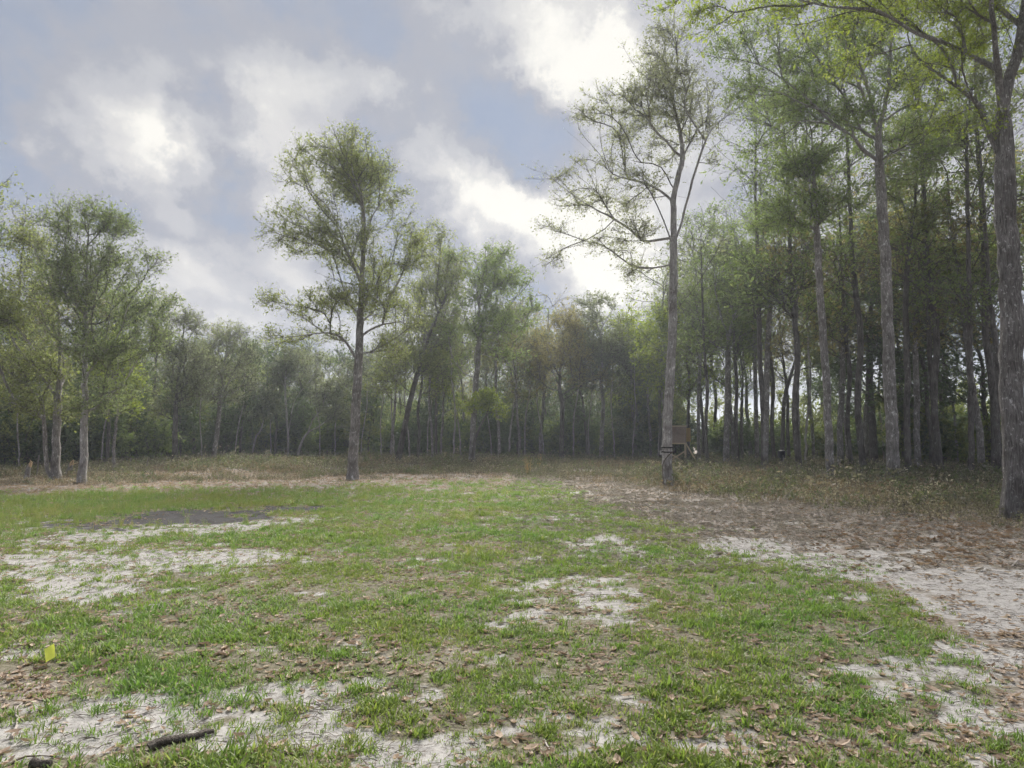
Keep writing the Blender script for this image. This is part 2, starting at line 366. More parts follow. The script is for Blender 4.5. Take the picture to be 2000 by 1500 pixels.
def spaced(a, b, fine, lim, grow=1.09):
    xs = [0.0]; st = fine
    while xs[-1] < lim:
        if xs[-1] > b: st *= grow
        xs.append(xs[-1] + st)
    return np.array(xs)
def build_ground():
    xp = spaced(0, 9, .10, 720, 1.10); xs = np.concatenate([-xp[:0:-1], xp])
    yf = spaced(0, 20, .085, 720, 1.07) + 1.5; yb = -spaced(0, 1, .4, 720, 1.35)[1:][::-1] + 1.5
    ys = np.concatenate([yb, yf])
    X, Y = np.meshgrid(xs, ys); Z = hz(X, Y)
    nx, ny = len(xs), len(ys)
    g, s, l, a, lawn, n1, n2 = masks(X.ravel(), Y.ravel())
    Z = Z.ravel() + .018 * g * (fbm(X.ravel(), Y.ravel(), 4.0, 3, 2.0) * .5 + .5)
    i = (np.arange(ny - 1)[:, None] * nx + np.arange(nx - 1)[None]).ravel()
    f = np.stack([i, i + 1, i + nx + 1, i + nx], 1)
    # material
    m, nt, N, L = newmat('ground_soil')
    out = N.new('ShaderNodeOutputMaterial'); b = N.new('ShaderNodeBsdfPrincipled'); b.inputs['Roughness'].default_value = .95; b.inputs['Specular IOR Level'].default_value = .1
    at = N.new('ShaderNodeAttribute'); at.attribute_name = 'cover'
    sp = N.new('ShaderNodeSeparateColor'); L.new(at.outputs['Color'], sp.inputs[0])
    tc = N.new('ShaderNodeTexCoord')
    def noise(s, d=5, r=.6):
        n = N.new('ShaderNodeTexNoise'); n.inputs['Scale'].default_value = s; n.inputs['Detail'].default_value = d; n.inputs['Roughness'].default_value = r
        L.new(tc.outputs['Object'], n.inputs[0]); return n.outputs['Fac']
    def mixc(f_, a_, b_):
        n = N.new('ShaderNodeMix'); n.data_type = 'RGBA'
        for s_, k in ((f_, 'Factor'), (a_, 'A'), (b_, 'B')):
            if isinstance(s_, tuple): n.inputs[k].default_value = (*s_, 1)
            else: L.new(s_, n.inputs[k])
        return n.outputs['Result']
    sn = noise(9, 6, .7); sand = ramp_node(N, [(.25, (.22, .212, .208)), (.5, (.34, .33, .322)), (.75, (.47, .458, .445))]); L.new(sn, sand.inputs[0])
    sk = noise(38, 4, .75); skr = ramp_node(N, [(.36, (.75, .75, .75)), (.47, (0, 0, 0))]); L.new(sk, skr.inputs[0])
    debris = ramp_node(N, [(.3, (.10, .085, .075)), (.7, (.20, .175, .16))]); L.new(noise(70, 2), debris.inputs[0])
    sandc = mixc(skr.outputs[0], sand.outputs[0], debris.outputs[0])
    ln = noise(26, 5, .75); lit = ramp_node(N, [(.28, (.09, .078, .07)), (.48, (.23, .20, .18)), (.62, (.34, .305, .28)), (.78, (.48, .45, .42))]); L.new(ln, lit.inputs[0])
    gn = noise(20, 4, .7); gr = ramp_node(N, [(.3, (.07, .07, .04)), (.55, (.17, .155, .115)), (.8, (.36, .335, .30))]); L.new(gn, gr.inputs[0])
    base = mixc(sp.outputs['Blue'], gr.outputs[0], lit.outputs[0])
    # ragged edge between sand and the rest
    en = noise(16, 4, .7); ea = N.new('ShaderNodeMath'); ea.operation = 'MULTIPLY_ADD'; ea.inputs[1].default_value = .9; ea.inputs[2].default_value = -.45; L.new(en, ea.inputs[0])
    es = N.new('ShaderNodeMath'); es.operation = 'ADD'; L.new(ea.outputs[0], es.inputs[0]); L.new(sp.outputs['Green'], es.inputs[1])
    er = ramp_node(N, [(.30, (0, 0, 0)), (.62, (1, 1, 1))]); L.new(es.outputs[0], er.inputs[0])
    c = mixc(er.outputs[0], base, sandc)
    ar = ramp_node(N, [(.35, (0, 0, 0)), (.75, (.92, .92, .92))])
    as_ = N.new('ShaderNodeMath'); as_.operation = 'ADD'; L.new(ea.outputs[0], as_.inputs[0]); L.new(at.outputs['Alpha'], as_.inputs[1]); L.new(as_.outputs[0], ar.inputs[0])
    c = mixc(ar.outputs[0], c, (.045, .044, .048))
    L.new(c, b.inputs['Base Color'])
    bp = N.new('ShaderNodeBump'); bp.inputs['Strength'].default_value = .55; bp.inputs['Distance'].default_value = .03; L.new(ln, bp.inputs['Height']); L.new(bp.outputs[0], b.inputs['Normal'])
    L.new(b.outputs[0], out.inputs[0])
    me = mesh('ground', np.stack([X.ravel(), Y.ravel(), Z], 1), [f], [m], smooth=True)
    ca = me.color_attributes.new('cover', 'FLOAT_COLOR', 'POINT')
    ca.data.foreach_set('color', np.stack([g, s * (.8 + .2 * lawn), l, a], 1).astype(np.float32).ravel())
    o = link('ground', me); tag(o, 'sandy clearing floor with worn pale tracks and leaf litter', kind='structure')
build_ground()

# ================================================================== scatter (stuff only)
def scatter(name, pts, rot, scl, idx, sources, label, cat):
    me = bpy.data.meshes.new(name); n = len(pts)
    me.vertices.add(n); me.vertices.foreach_set('co', np.asarray(pts, np.float32).ravel())
    a = me.attributes.new('rot', 'FLOAT_VECTOR', 'POINT'); a.data.foreach_set('vector', np.asarray(rot, np.float32).ravel())
    a = me.attributes.new('scl', 'FLOAT_VECTOR', 'POINT'); s = np.asarray(scl, np.float32)
    if s.ndim == 1: s = np.repeat(s[:, None], 3, 1)
    a.data.foreach_set('vector', s.ravel())
    a = me.attributes.new('idx', 'INT', 'POINT'); a.data.foreach_set('value', np.asarray(idx, np.int32))
    col = bpy.data.collections.new(name + '_sources')
    for k, m in enumerate(sources):
        col.objects.link(bpy.data.objects.new('%s_source_%02d' % (name, k), m))
    ng = bpy.data.node_groups.new(name, 'GeometryNodeTree')
    ng.interface.new_socket('Geometry', in_out='INPUT', socket_type='NodeSocketGeometry'); ng.interface.new_socket('Geometry', in_out='OUTPUT', socket_type='NodeSocketGeometry')
    N = ng.nodes; L = ng.links
    gi = N.new('NodeGroupInput'); go = N.new('NodeGroupOutput'); ip = N.new('GeometryNodeInstanceOnPoints'); ci = N.new('GeometryNodeCollectionInfo')
    ci.inputs['Collection'].default_value = col; ci.inputs['Separate Children'].default_value = True; ci.inputs['Reset Children'].default_value = True
    def na(nm, ty):
        q = N.new('GeometryNodeInputNamedAttribute'); q.data_type = ty; q.inputs['Name'].default_value = nm
        return [o for o in q.outputs if o.enabled and o.name == 'Attribute'][0]
    L.new(gi.outputs[0], ip.inputs['Points']); L.new(ci.outputs[0], ip.inputs['Instance']); ip.inputs['Pick Instance'].default_value = True
    L.new(na('idx', 'INT'), ip.inputs['Instance Index']); L.new(na('rot', 'FLOAT_VECTOR'), ip.inputs['Rotation']); L.new(na('scl', 'FLOAT_VECTOR'), ip.inputs['Scale'])
    L.new(ip.outputs[0], go.inputs[0])
    o = link(name, me); md = o.modifiers.new('scatter', 'NODES'); md.node_group = ng
    return tag(o, label, cat, kind='stuff')

def unit(a): return a / np.maximum(np.linalg.norm(a, axis=-1, keepdims=True), 1e-9)
def leaf_quads(mb, base, axis, size, width, r, m=0):
    n = len(base); axis = unit(axis); w = unit(np.cross(axis, r.normal(size=(n, 3))))
    nrm = np.cross(axis, w)
    s = size[:, None]; wd = (size * width)[:, None] * .5
    mid = base + axis * s * .48
    tip = base + axis * s - nrm * s * r.uniform(-.05, .22, (n, 1))
    v = np.stack([base, mid + w * wd, tip, mid - w * wd], 1).reshape(-1, 3)
    mb.add(v, np.arange(4 * n).reshape(n, 4), m)

# ================================================================== trees
def grow(chains, tips, attach_from, bf=.35, seed=0, turn=.6, step=.5):
    """chains: list of (points, parent chain or None); tips join the nearest node (Prim, with a path-length term)"""
    r = np.random.default_rng(seed)
    pos = []; par = []; pl = []; dr = []; ok = []; fixed = []
    for ci, pts in enumerate(chains):
        if ci == 0: pn, plen = -1, 0.0
        else:
            A = np.array(pos); pn = int(np.argmin(np.linalg.norm(A - pts[0], axis=1))); plen = pl[pn]; pts = pts[1:]
        for p in pts:
            q = pos[pn] if pn >= 0 else p - np.array([0, 0, .1])
            d = p - q; l = np.linalg.norm(d)
            pos.append(p); par.append(pn); plen += l; pl.append(plen); dr.append(d / max(l, 1e-9))
            ok.append(p[2] > attach_from or ci > 0); fixed.append(True); pn = len(pos) - 1
    okn = [i for i in range(len(pos)) if ok[i]]
    T = np.asarray(tips); n = len(T); best = np.full(n, 1e18); bn = np.full(n, -1); alive = np.ones(n, bool)
    def upd(i):
        d = T - pos[i]; l = np.linalg.norm(d, axis=1) + 1e-6
        c = l * (1 + turn * (1 - (d @ dr[i]) / l)) + bf * pl[i]
        k = c < best; best[k] = c[k]; bn[k] = i
    for i in okn: upd(i)
    tipn = []
    for _ in range(n):
        j = int(np.argmin(np.where(alive, best, 1e19))); alive[j] = False
        i = int(bn[j]); a = pos[i]; d = T[j] - a; l = np.linalg.norm(d); k = max(1, int(l / step))
        ctrl = a + d * .5 + (dr[i] * l * .22) + r.normal(size=3) * l * .06
        last = i
        for q in range(1, k + 1):
            t = q / k; p = (1 - t) ** 2 * a + 2 * t * (1 - t) * ctrl + t * t * T[j]
            dd = p - pos[last]; ll = np.linalg.norm(dd)
            pos.append(p); par.append(last); pl.append(pl[last] + ll); dr.append(dd / max(ll, 1e-9)); fixed.append(False)
            last = len(pos) - 1; upd(last)
        tipn.append(last)
    pos = np.array(pos); par = np.array(par); fixed = np.array(fixed)
    cnt = np.zeros(len(pos)); cnt[tipn] += 1
    for i in range(len(pos) - 1, 0, -1):
        if par[i] >= 0: cnt[par[i]] += max(cnt[i], .6)
    cnt = np.maximum(cnt, .6)
    # smooth the free nodes
    main = np.full(len(pos), -1); mc = np.zeros(len(pos))
    for i in range(len(pos)):
        p = par[i]
        if p >= 0:
            w = cnt[i] + (1e6 if fixed[i] and fixed[p] and i == p + 1 else 0)
            if w > mc[p]: mc[p] = w; main[p] = i
    fr = np.where((~fixed) & (main >= 0))[0]
    for _ in range(2):
        pos[fr] = pos[fr] * .5 + .25 * (pos[par[fr]] + pos[main[fr]])
    return pos, par, cnt, main, np.array(tipn), fixed

def ell_tips(ells, n, r, shell=.55, clump=3):
    """ells: array of centre(3), radii(3); tips gather in sprays with gaps between them"""
    vol = np.array([(e[3] * e[4] * e[5]) ** .75 for e in ells]); E0 = np.array(ells)
    nc = max(8, n // clump); k = r.choice(len(ells), nc, p=vol / vol.sum())
    E = E0[k]; d = unit(r.normal(size=(nc, 3))); rad = r.random(nc) ** (1 / (3 + 3 * shell))
    C = E[:, :3] + d * rad[:, None] * E[:, 3:]; size = (E[:, 3:].mean(1) * r.uniform(.22, .46, nc))
    w = r.gamma(5.0, 1.0, nc); q = r.choice(nc, n, p=w / w.sum())
    return C[q] + r.normal(size=(n, 3)) * size[q][:, None] * np.array([1, 1, .6])

def tree_meshes(name, chains, ells, seed, ntips=900, R=.22, leaf='olive', bark=None, lsize=.085, twigs=6, lpt=6, flare=1.6, hero=True, bf=.35,
                tlen=.45, rtip=.006, sides=14, attach=None, lw=.5, ridge=.05, shell=.55, limbk=.74, droop=0.0):
    """returns (trunk mesh, [limb meshes], crown mesh) in coordinates about the base of chains[0]"""
    r = np.random.default_rng(seed)
    base = np.array(chains[0][0], float)
    ch = [catmull(np.asarray(c, float) - base, .30) for c in chains]
    for c in ch:
        if len(c) > 4:
            w = np.linspace(0, 1, len(c))[:, None]; c[1:-1] += (r.normal(size=(len(c) - 2, 3)) * np.array([.010, .02, .008]))
            k = np.arange(len(c)) * .30; c += np.stack([np.zeros(len(c)), .02 * np.sin(k * .7 + seed) * np.minimum(k / 2, 1), np.zeros(len(c))], 1)
    ells = [tuple(np.array(e[:3]) - base) + tuple(e[3:]) for e in ells]
    if attach is None: attach = min(e[2] - e[5] for e in ells) * .9
    tips = ell_tips(ells, ntips, r, shell)
    tips[:, 2] = np.maximum(tips[:, 2], 1.2 if attach > 1.2 else .25)
    pos, par, cnt, main, tipn, fixed = grow(ch, tips, attach, bf, seed)
    N = max(cnt.max(), 2); e = math.log(R / rtip) / math.log(N)
    rad = rtip * cnt ** e
    # trunk taper and root flare
    nt = len(ch[0]); zt = pos[:nt, 2]; h = max(attach, 2.0)
    rad[:nt] *= 1 + .18 * np.clip(1 - zt / h, 0, 1) + (flare - 1.18) * np.exp(-np.maximum(zt, 0) / .28)
    rad[nt:] *= limbk
    zz_ = np.clip((zt - attach) / max(zt.max() - attach, .5), 0, 1); rad[:nt] *= 1 - .34 * zz_
    # chains out of the node graph
    start = [i for i in range(len(pos)) if par[i] < 0 or main[par[i]] != i]
    trunk = MB(); limbs = []; crown = MB()
    for s in start:
        idx = [s]
        while main[idx[-1]] >= 0: idx.append(main[idx[-1]])
        full = ([par[s]] if par[s] >= 0 else []) + idx
        pp = pos[full].copy(); rr = rad[full].copy()
        if par[s] >= 0: rr[0] = min(rr[0], rr[1] * 1.25)
        if par[s] < 0:
            q = pp; q[0, 2] -= .25
            tube(trunk, q, rr, sides, 0, True, ridge, seed, .20 if hero else .12)
        elif rr[1] > (.028 if hero else .05):
            mb = MB() if hero else trunk
            if len(pp) > 2: pp2 = catmull(pp, .16); rr = np.interp(np.linspace(0, 1, len(pp2)), np.linspace(0, 1, len(pp)), rr); pp = pp2
            tube(mb, pp, rr, 8 if hero else 5, 0, True, ridge * .6, seed)
            if hero: limbs.append(mb)
        else:
            tube(crown, pp, rr, 4 if rr[1] > .012 and hero else 3, 1, False)
    # twigs and leaves at the tips
    d0 = unit(pos[tipn] - pos[par[tipn]])
    nT = len(tipn) * twigs
    k = np.repeat(np.arange(len(tipn)), twigs)
    S = pos[tipn][k] - d0[k] * (r.random((nT, 1)) * tlen * .8)
    D = unit(d0[k] * .75 + r.normal(size=(nT, 3)) * .55 + np.array([0, 0, .18 - droop]))
    ln = tlen * r.uniform(.5, 1.3, (nT, 1)); E = S + D * ln
    a = unit(np.cross(D, r.normal(size=(nT, 3)))); b = np.cross(D, a); tw = rtip * .62
    v = np.stack([S + a * tw, S - a * tw * .5 + b * tw * .87, S - a * tw * .5 - b * tw * .87, E], 1).reshape(-1, 3)
    o = np.arange(nT)[:, None] * 4
    crown.add(v, np.concatenate([o + np.array([[0, 1, 3]]), o + np.array([[1, 2, 3]]), o + np.array([[2, 0, 3]])]), 1)
    nL = nT * lpt; kk = np.repeat(np.arange(nT), lpt); t = r.random((nL, 1)) ** .7
    B = S[kk] + (E - S)[kk] * (t * .85 + .15) + r.normal(size=(nL, 3)) * lsize * .35
    A = D[kk] * .5 + r.normal(size=(nL, 3)) * .75 + np.array([0, 0, -.15 - droop])
    leaf_quads(crown, B, A, lsize * np.clip(r.lognormal(0, .38, nL), .4, 2.2), lw, r, 0)
    bark = bark or BARK
    tm = trunk.build(name + '_trunk', [bark], True)
    lm = [l.build(name + '_limb', [bark], True) for l in limbs]
    cm = crown.build(name + '_crown', [LV[leaf], TWIG])
    return tm, lm, cm

def px_tree(label, trunk, limbs, ells, Y, seed, ctr=None, depth=.75, name='oak_tree', group=None, **kw):
    """trunk/limbs: photo pixels of the tree standing at distance Y; limbs get a sideways swing in depth, and crown lobes real depth"""
    r = np.random.default_rng(seed + 900)
    g = G(*trunk[0]) if Y is None else P(trunk[0][0], trunk[0][1], Y)
    Y = g[1]; g[2] = float(hz(g[0], g[1]))
    tp = [g] + [P(u, v, Y, r.uniform(-.03, .03)) for u, v in trunk[1:]]
    ch = [tp]; scale = Y / FPX
    for lb in limbs:
        sw = r.uniform(-1, 1); n = len(lb)
        L0 = math.hypot(lb[-1][0] - lb[0][0], lb[-1][1] - lb[0][1]) * scale
        ch.append([P(u, v, Y, sw * .45 * L0 * (i / (n - 1)) ** 1.2) for i, (u, v) in enumerate(lb)])
    es = []
    for (u, v, ru, rv) in ells:
        rx = ru * scale * .9; rz = rv * scale * .84; off = r.uniform(-1, 1) * depth * rx * .9
        c = P(u, v, Y, off); es.append((c[0], c[1], c[2], rx, depth * max(rx, rz) * 1.1 + .3, rz))
    us = [e[0] for e in ells]; wid = (max(us) - min(us)) * scale
    for (u, v, ru, rv) in ells[::3]:         # lobes towards and away from the viewer give the crown its depth
        for sg in (-1, 1):
            c = P(trunk[-1][0] * .5 + u * .5, v, Y, sg * wid * r.uniform(.18, .36))
            es.append((c[0], c[1], c[2], ru * scale * .8, ru * scale * .8, rv * scale * .8))
    tm, lm, cm = tree_meshes(name, ch, es, seed, **kw)
    root = empty(name, g); tag(root, label, 'tree', group)
    link('trunk', tm, root)
    for l in lm: link('limb', l, root)
    link('crown', cm, root)
    return root

# ---- the single trees round the clearing, traced from the photograph
px_tree('grey-barked tree in front of the left woods, layered green crown, straight pale trunk',
  [(161, 946), (164, 850), (167, 720), (169, 600), (170, 500), (176, 430), (184, 402)],
  [[(168, 705), (230, 690), (300, 655)], [(169, 790), (215, 772), (285, 750)], [(168, 742), (235, 714), (310, 700)], [(170, 565), (212, 525), (280, 500)],
   [(169, 610), (130, 575), (85, 560)], [(170, 520), (145, 480), (125, 455)], [(169, 640), (240, 610), (310, 590)], [(170, 480), (205, 450), (225, 430)]],
  [(190, 425, 50, 28), (140, 440, 40, 28), (225, 440, 28, 24), (290, 505, 30, 26), (250, 535, 55, 36), (185, 500, 60, 40), (115, 520, 45, 45), (295, 585, 36, 30), (230, 610, 60, 34),
   (160, 580, 55, 36), (300, 645, 42, 26), (150, 650, 55, 32), (250, 690, 65, 24), (320, 690, 24, 20), (245, 755, 70, 20), (190, 790, 30, 18)],
  25.6, 101, R=0.119, ntips=1700, leaf='sage', lsize=0.066, lpt=4, bark=BARK_L)
px_tree('broad green tree at the left edge with a split, weathered double trunk',
  [(108, 938), (109, 860), (114, 760), (118, 680), (112, 600), (88, 530), (58, 470)],
  [[(94, 938), (97, 870), (106, 805), (113, 770)], [(116, 725), (80, 708), (15, 690)], [(110, 815), (150, 812), (175, 796)], [(115, 640), (60, 612), (0, 600)], [(100, 560), (60, 560), (10, 545)], [(117, 660), (140, 620), (150, 590)]],
  [(45, 468, 36, 24), (25, 530, 50, 40), (85, 560, 55, 40), (5, 610, 55, 45), (90, 630, 55, 40), (25, 690, 65, 40), (105, 715, 50, 30), (-50, 600, 60, 60), (15, 765, 60, 30), (115, 790, 50, 24), (-40, 690, 60, 40)],
  27.0, 102, R=0.169, ntips=1400, leaf='olive', lsize=0.072, lpt=4)
px_tree('tall olive-crowned tree alone in the middle of the clearing edge, dark straight trunk',
  [(688, 938), (692, 850), (697, 763), (701, 689), (704, 615), (707, 526), (710, 457), (709, 407), (704, 358), (700, 325), (698, 305)],
  [[(699, 710), (692, 694), (677, 669), (652, 654), (613, 659), (534, 669)], [(650, 653), (637, 615), (573, 600), (510, 593)], [(704, 655), (746, 632), (785, 625), (812, 608)],
   [(704, 620), (712, 595), (721, 565), (746, 546), (775, 512)], [(708, 510), (716, 470), (726, 432), (741, 407), (775, 386)], [(705, 550), (699, 536), (682, 496), (657, 427), (623, 393), (590, 368)],
   [(680, 494), (647, 481), (588, 457), (540, 450)], [(702, 690), (741, 686), (766, 676), (805, 669)], [(706, 380), (735, 350), (752, 325)], [(705, 365), (680, 330), (655, 305)], [(707, 560), (660, 545), (600, 520)]],
  [(700, 318, 60, 20), (662, 322, 38, 18), (742, 332, 30, 22), (690, 350, 64, 34), (775, 383, 24, 24), (738, 395, 46, 30), (588, 338, 40, 30), (598, 395, 55, 38), (560, 440, 42, 28), (568, 480, 50, 20), (640, 445, 55, 38),
   (710, 465, 46, 34), (660, 508, 46, 20), (785, 450, 46, 34), (812, 500, 34, 36), (762, 518, 40, 32), (535, 590, 38, 22), (600, 598, 50, 22), (650, 588, 44, 26), (555, 662, 42, 11), (630, 650, 46, 14), (760, 588, 44, 32),
   (800, 615, 36, 32), (770, 678, 44, 22)],
  27.7, 103, R=0.176, ntips=2500, leaf='olive', lsize=0.067, lpt=4)
px_tree('leaning dark tree just right of the tall middle tree, crown reaching right',
  [(776, 908), (784, 865), (790, 837), (800, 787), (813, 738), (827, 689), (840, 649), (860, 605), (880, 560), (890, 520)],
  [[(798, 798), (771, 785), (746, 787), (726, 798)], [(814, 735), (800, 712), (770, 700)], [(827, 689), (860, 675), (905, 668)], [(812, 742), (850, 738), (880, 720)], [(838, 655), (815, 610), (810, 575)], [(805, 770), (770, 740), (745, 720)]],
  [(850, 510, 34, 34), (888, 500, 30, 20), (838, 575, 40, 34), (875, 555, 36, 34), (815, 640, 44, 30), (885, 630, 40, 34), (785, 705, 50, 26), (850, 710, 46, 28), (750, 755, 44, 18), (825, 480, 30, 34)],
  45.0, 104, R=0.169, ntips=900, leaf='olive', lsize=0.109, lpt=4, bark=BARK_D, tlen=.6, rtip=.008)
px_tree('straight tree with a pale lower trunk standing behind the yellow-green sapling',
  [(921, 911), (924, 837), (929, 753), (934, 703), (936, 654), (936, 605), (943, 541), (955, 490)],
  [[(936, 665), (973, 649), (1015, 628)], [(936, 650), (914, 629), (890, 610)], [(931, 740), (905, 728), (885, 700)], [(934, 690), (975, 700), (1010, 705)], [(938, 600), (970, 560), (1000, 540)], [(941, 550), (920, 520), (905, 500)]],
  [(985, 488, 22, 20), (950, 498, 30, 24), (900, 500, 28, 20), (960, 545, 50, 34), (1010, 558, 30, 28), (915, 590, 44, 34), (1000, 622, 40, 32), (1036, 600, 16, 24), (950, 650, 44, 30), (888, 650, 36, 26), (1000, 690, 38, 20), (900, 715, 36, 22)],
  43.0, 105, R=0.162, ntips=850, leaf='green', lsize=0.109, lpt=4, tlen=.6, rtip=.008)
px_tree('small bright yellow-green sapling leaning beneath taller trees in the middle',
  [(921, 904), (926, 866), (938, 832), (952, 805)], [[(940, 828), (930, 812), (918, 800)], [(948, 812), (968, 800), (985, 800)]],
  [(945, 788, 30, 8), (978, 802, 16, 8), (920, 800, 14, 7), (955, 770, 18, 6), (990, 812, 10, 6), (935, 776, 10, 5)],
  41.0, 106, R=0.063, ntips=150, leaf='yellow', lsize=0.109, lpt=4, bark=BARK_D, rtip=.007, sides=10, name='sapling')
px_tree('bronze-leaved open tree with dark trunk forking low before the centre woods',
  [(1096, 902), (1097, 860), (1098, 815), (1098, 784), (1093, 762), (1094, 712), (1090, 670)],
  [[(1097, 770), (1115, 760), (1130, 737), (1148, 700)], [(1098, 783), (1122, 766), (1160, 728)], [(1093, 762), (1070, 757), (1042, 733)], [(1094, 740), (1075, 700), (1062, 670)], [(1094, 720), (1110, 680), (1120, 640)]],
  [(1090, 695, 60, 40), (1130, 685, 46, 38), (1050, 715, 36, 32), (1160, 735, 36, 30), (1090, 640, 46, 28), (1042, 660, 32, 28), (1120, 630, 30, 26)],
  50.0, 107, R=0.155, ntips=600, leaf='brown', lsize=0.109, lpt=4, bark=BARK_D, tlen=.7, rtip=.008)
px_tree('grey-green tree with a bowed top above the centre woods, left of the hunting blind',
  [(1175, 904), (1175, 857), (1178, 795), (1174, 740), (1180, 690), (1168, 640), (1160, 600)],
  [[(1176, 700), (1200, 680), (1225, 650)], [(1178, 780), (1205, 755), (1225, 740)], [(1170, 650), (1190, 615), (1200, 600)], [(1175, 745), (1150, 720), (1140, 690)], [(1176, 850), (1192, 835), (1205, 830)]],
  [(1165, 592, 36, 16), (1150, 632, 40, 24), (1202, 632, 30, 24), (1180, 682, 46, 32), (1190, 745, 42, 32), (1188, 828, 28, 18), (1230, 690, 24, 30)],
  52.0, 108, R=0.155, ntips=600, leaf='grey', lsize=0.118, lpt=4, tlen=.6, rtip=.008)
hero_h = px_tree('tall sparse tree right of centre with crooked left limbs, black straps round trunk',
  [(1304, 950), (1303, 850), (1307, 760), (1311, 690), (1314, 588), (1316, 500), (1316, 457), (1316, 392), (1323, 353), (1333, 307), (1328, 261), (1318, 215), (1310, 160), (1300, 110)],
  [[(1316, 470), (1327, 444), (1340, 392), (1356, 327), (1376, 274), (1392, 248), (1428, 214)], [(1315, 474), (1307, 467), (1255, 474), (1229, 457), (1196, 438), (1150, 418), (1098, 386), (1036, 338)],
   [(1196, 438), (1150, 464), (1098, 484), (1044, 516)], [(1316, 396), (1288, 366), (1248, 346), (1203, 327), (1163, 281), (1105, 222)], [(1314, 620), (1320, 608), (1366, 549), (1392, 503), (1412, 464)],
   [(1330, 310), (1300, 280), (1265, 250), (1235, 190)], [(1318, 380), (1290, 330), (1230, 320)], [(1376, 274), (1375, 210), (1355, 130)], [(1356, 327), (1385, 320), (1412, 312)], [(1328, 261), (1350, 210), (1360, 150)],
   [(1313, 520), (1280, 520), (1240, 540)], [(1340, 392), (1300, 376), (1270, 385)], [(1255, 474), (1225, 505), (1200, 520)]],
  [(1290, 100, 46, 34), (1250, 150, 38, 34), (1325, 150, 44, 44), (1285, 210, 60, 44), (1365, 190, 44, 50), (1235, 230, 36, 40), (1160, 225, 44, 26), (1130, 235, 32, 20), (1200, 280, 46, 32), (1150, 320, 40, 16), (1085, 345, 44, 18),
   (1110, 385, 46, 20), (1170, 390, 44, 24), (1080, 440, 30, 16), (1075, 505, 34, 18), (1130, 470, 44, 20), (1230, 520, 36, 18), (1240, 380, 46, 30), (1340, 250, 44, 40), (1400, 240, 28, 36), (1390, 315, 24, 14), (1195, 470, 30, 20), (1215, 545, 16, 10), (1400, 480, 18, 18)],
  24.5, 109, R=0.152, ntips=1600, leaf='pale', lsize=0.058, lpt=3, bark=BARK_L, twigs=7, tlen=.42, rtip=.0058)

# ---- the right-hand stand
px_tree('slim straight tree with bright green top, first of the big trunks right of the feeder',
  [(1622, 938), (1617, 830), (1611, 700), (1603, 580), (1596, 450), (1594, 400), (1590, 360), (1584, 260), (1570, 190)],
  [[(1590, 360), (1550, 330), (1510, 320)], [(1592, 400), (1640, 390), (1680, 360)], [(1594, 410), (1550, 410), (1490, 400), (1450, 395)], [(1586, 280), (1620, 240), (1640, 200)], [(1584, 270), (1540, 230), (1510, 215)], [(1596, 455), (1630, 440), (1660, 430)]],
  [(1570, 330, 46, 34), (1600, 295, 46, 34), (1530, 385, 50, 30), (1650, 400, 46, 36), (1560, 250, 52, 40), (1590, 195, 50, 30), (1500, 420, 44, 22), (1640, 300, 50, 40), (1540, 300, 40, 36), (1560, 430, 50, 24), (1670, 240, 36, 30)],
  27.0, 110, R=0.134, ntips=900, leaf='green', lsize=0.080, lpt=4)
px_tree('thick grey trunk in the right stand spreading many long limbs high to the left',
  [(1746, 938), (1742, 830), (1738, 740), (1732, 580), (1724, 450), (1720, 380), (1716, 272), (1720, 240), (1735, 180), (1740, 100), (1745, 20)],
  [[(1718, 380), (1708, 352), (1688, 280), (1640, 208), (1580, 156), (1475, 130)], [(1716, 290), (1696, 192), (1676, 152), (1648, 72), (1620, -10)], [(1720, 240), (1732, 232), (1800, 188), (1858, 160)],
   [(1640, 208), (1580, 215), (1500, 195), (1440, 200)], [(1700, 310), (1640, 270), (1560, 265), (1470, 290)], [(1712, 270), (1690, 245), (1650, 150), (1600, 110)], [(1735, 180), (1760, 110), (1790, 40)], [(1676, 152), (1710, 90), (1700, 20)], [(1722, 300), (1770, 290), (1800, 320)]],
  [(1500, 125, 62, 36), (1445, 195, 42, 40), (1540, 195, 62, 40), (1480, 285, 52, 30), (1560, 80, 64, 46), (1640, 115, 62, 54), (1700, 50, 70, 46), (1650, 225, 54, 40), (1760, 150, 54, 50), (1805, 225, 46, 42), (1600, -30, 80, 46), (1720, -70, 80, 50),
   (1785, 325, 50, 40), (1500, 30, 60, 40), (1830, 120, 50, 40), (1430, 100, 40, 36)],
  25.2, 111, R=0.184, ntips=2600, leaf='green', lsize=0.071, lpt=4, sides=20, ridge=.06)
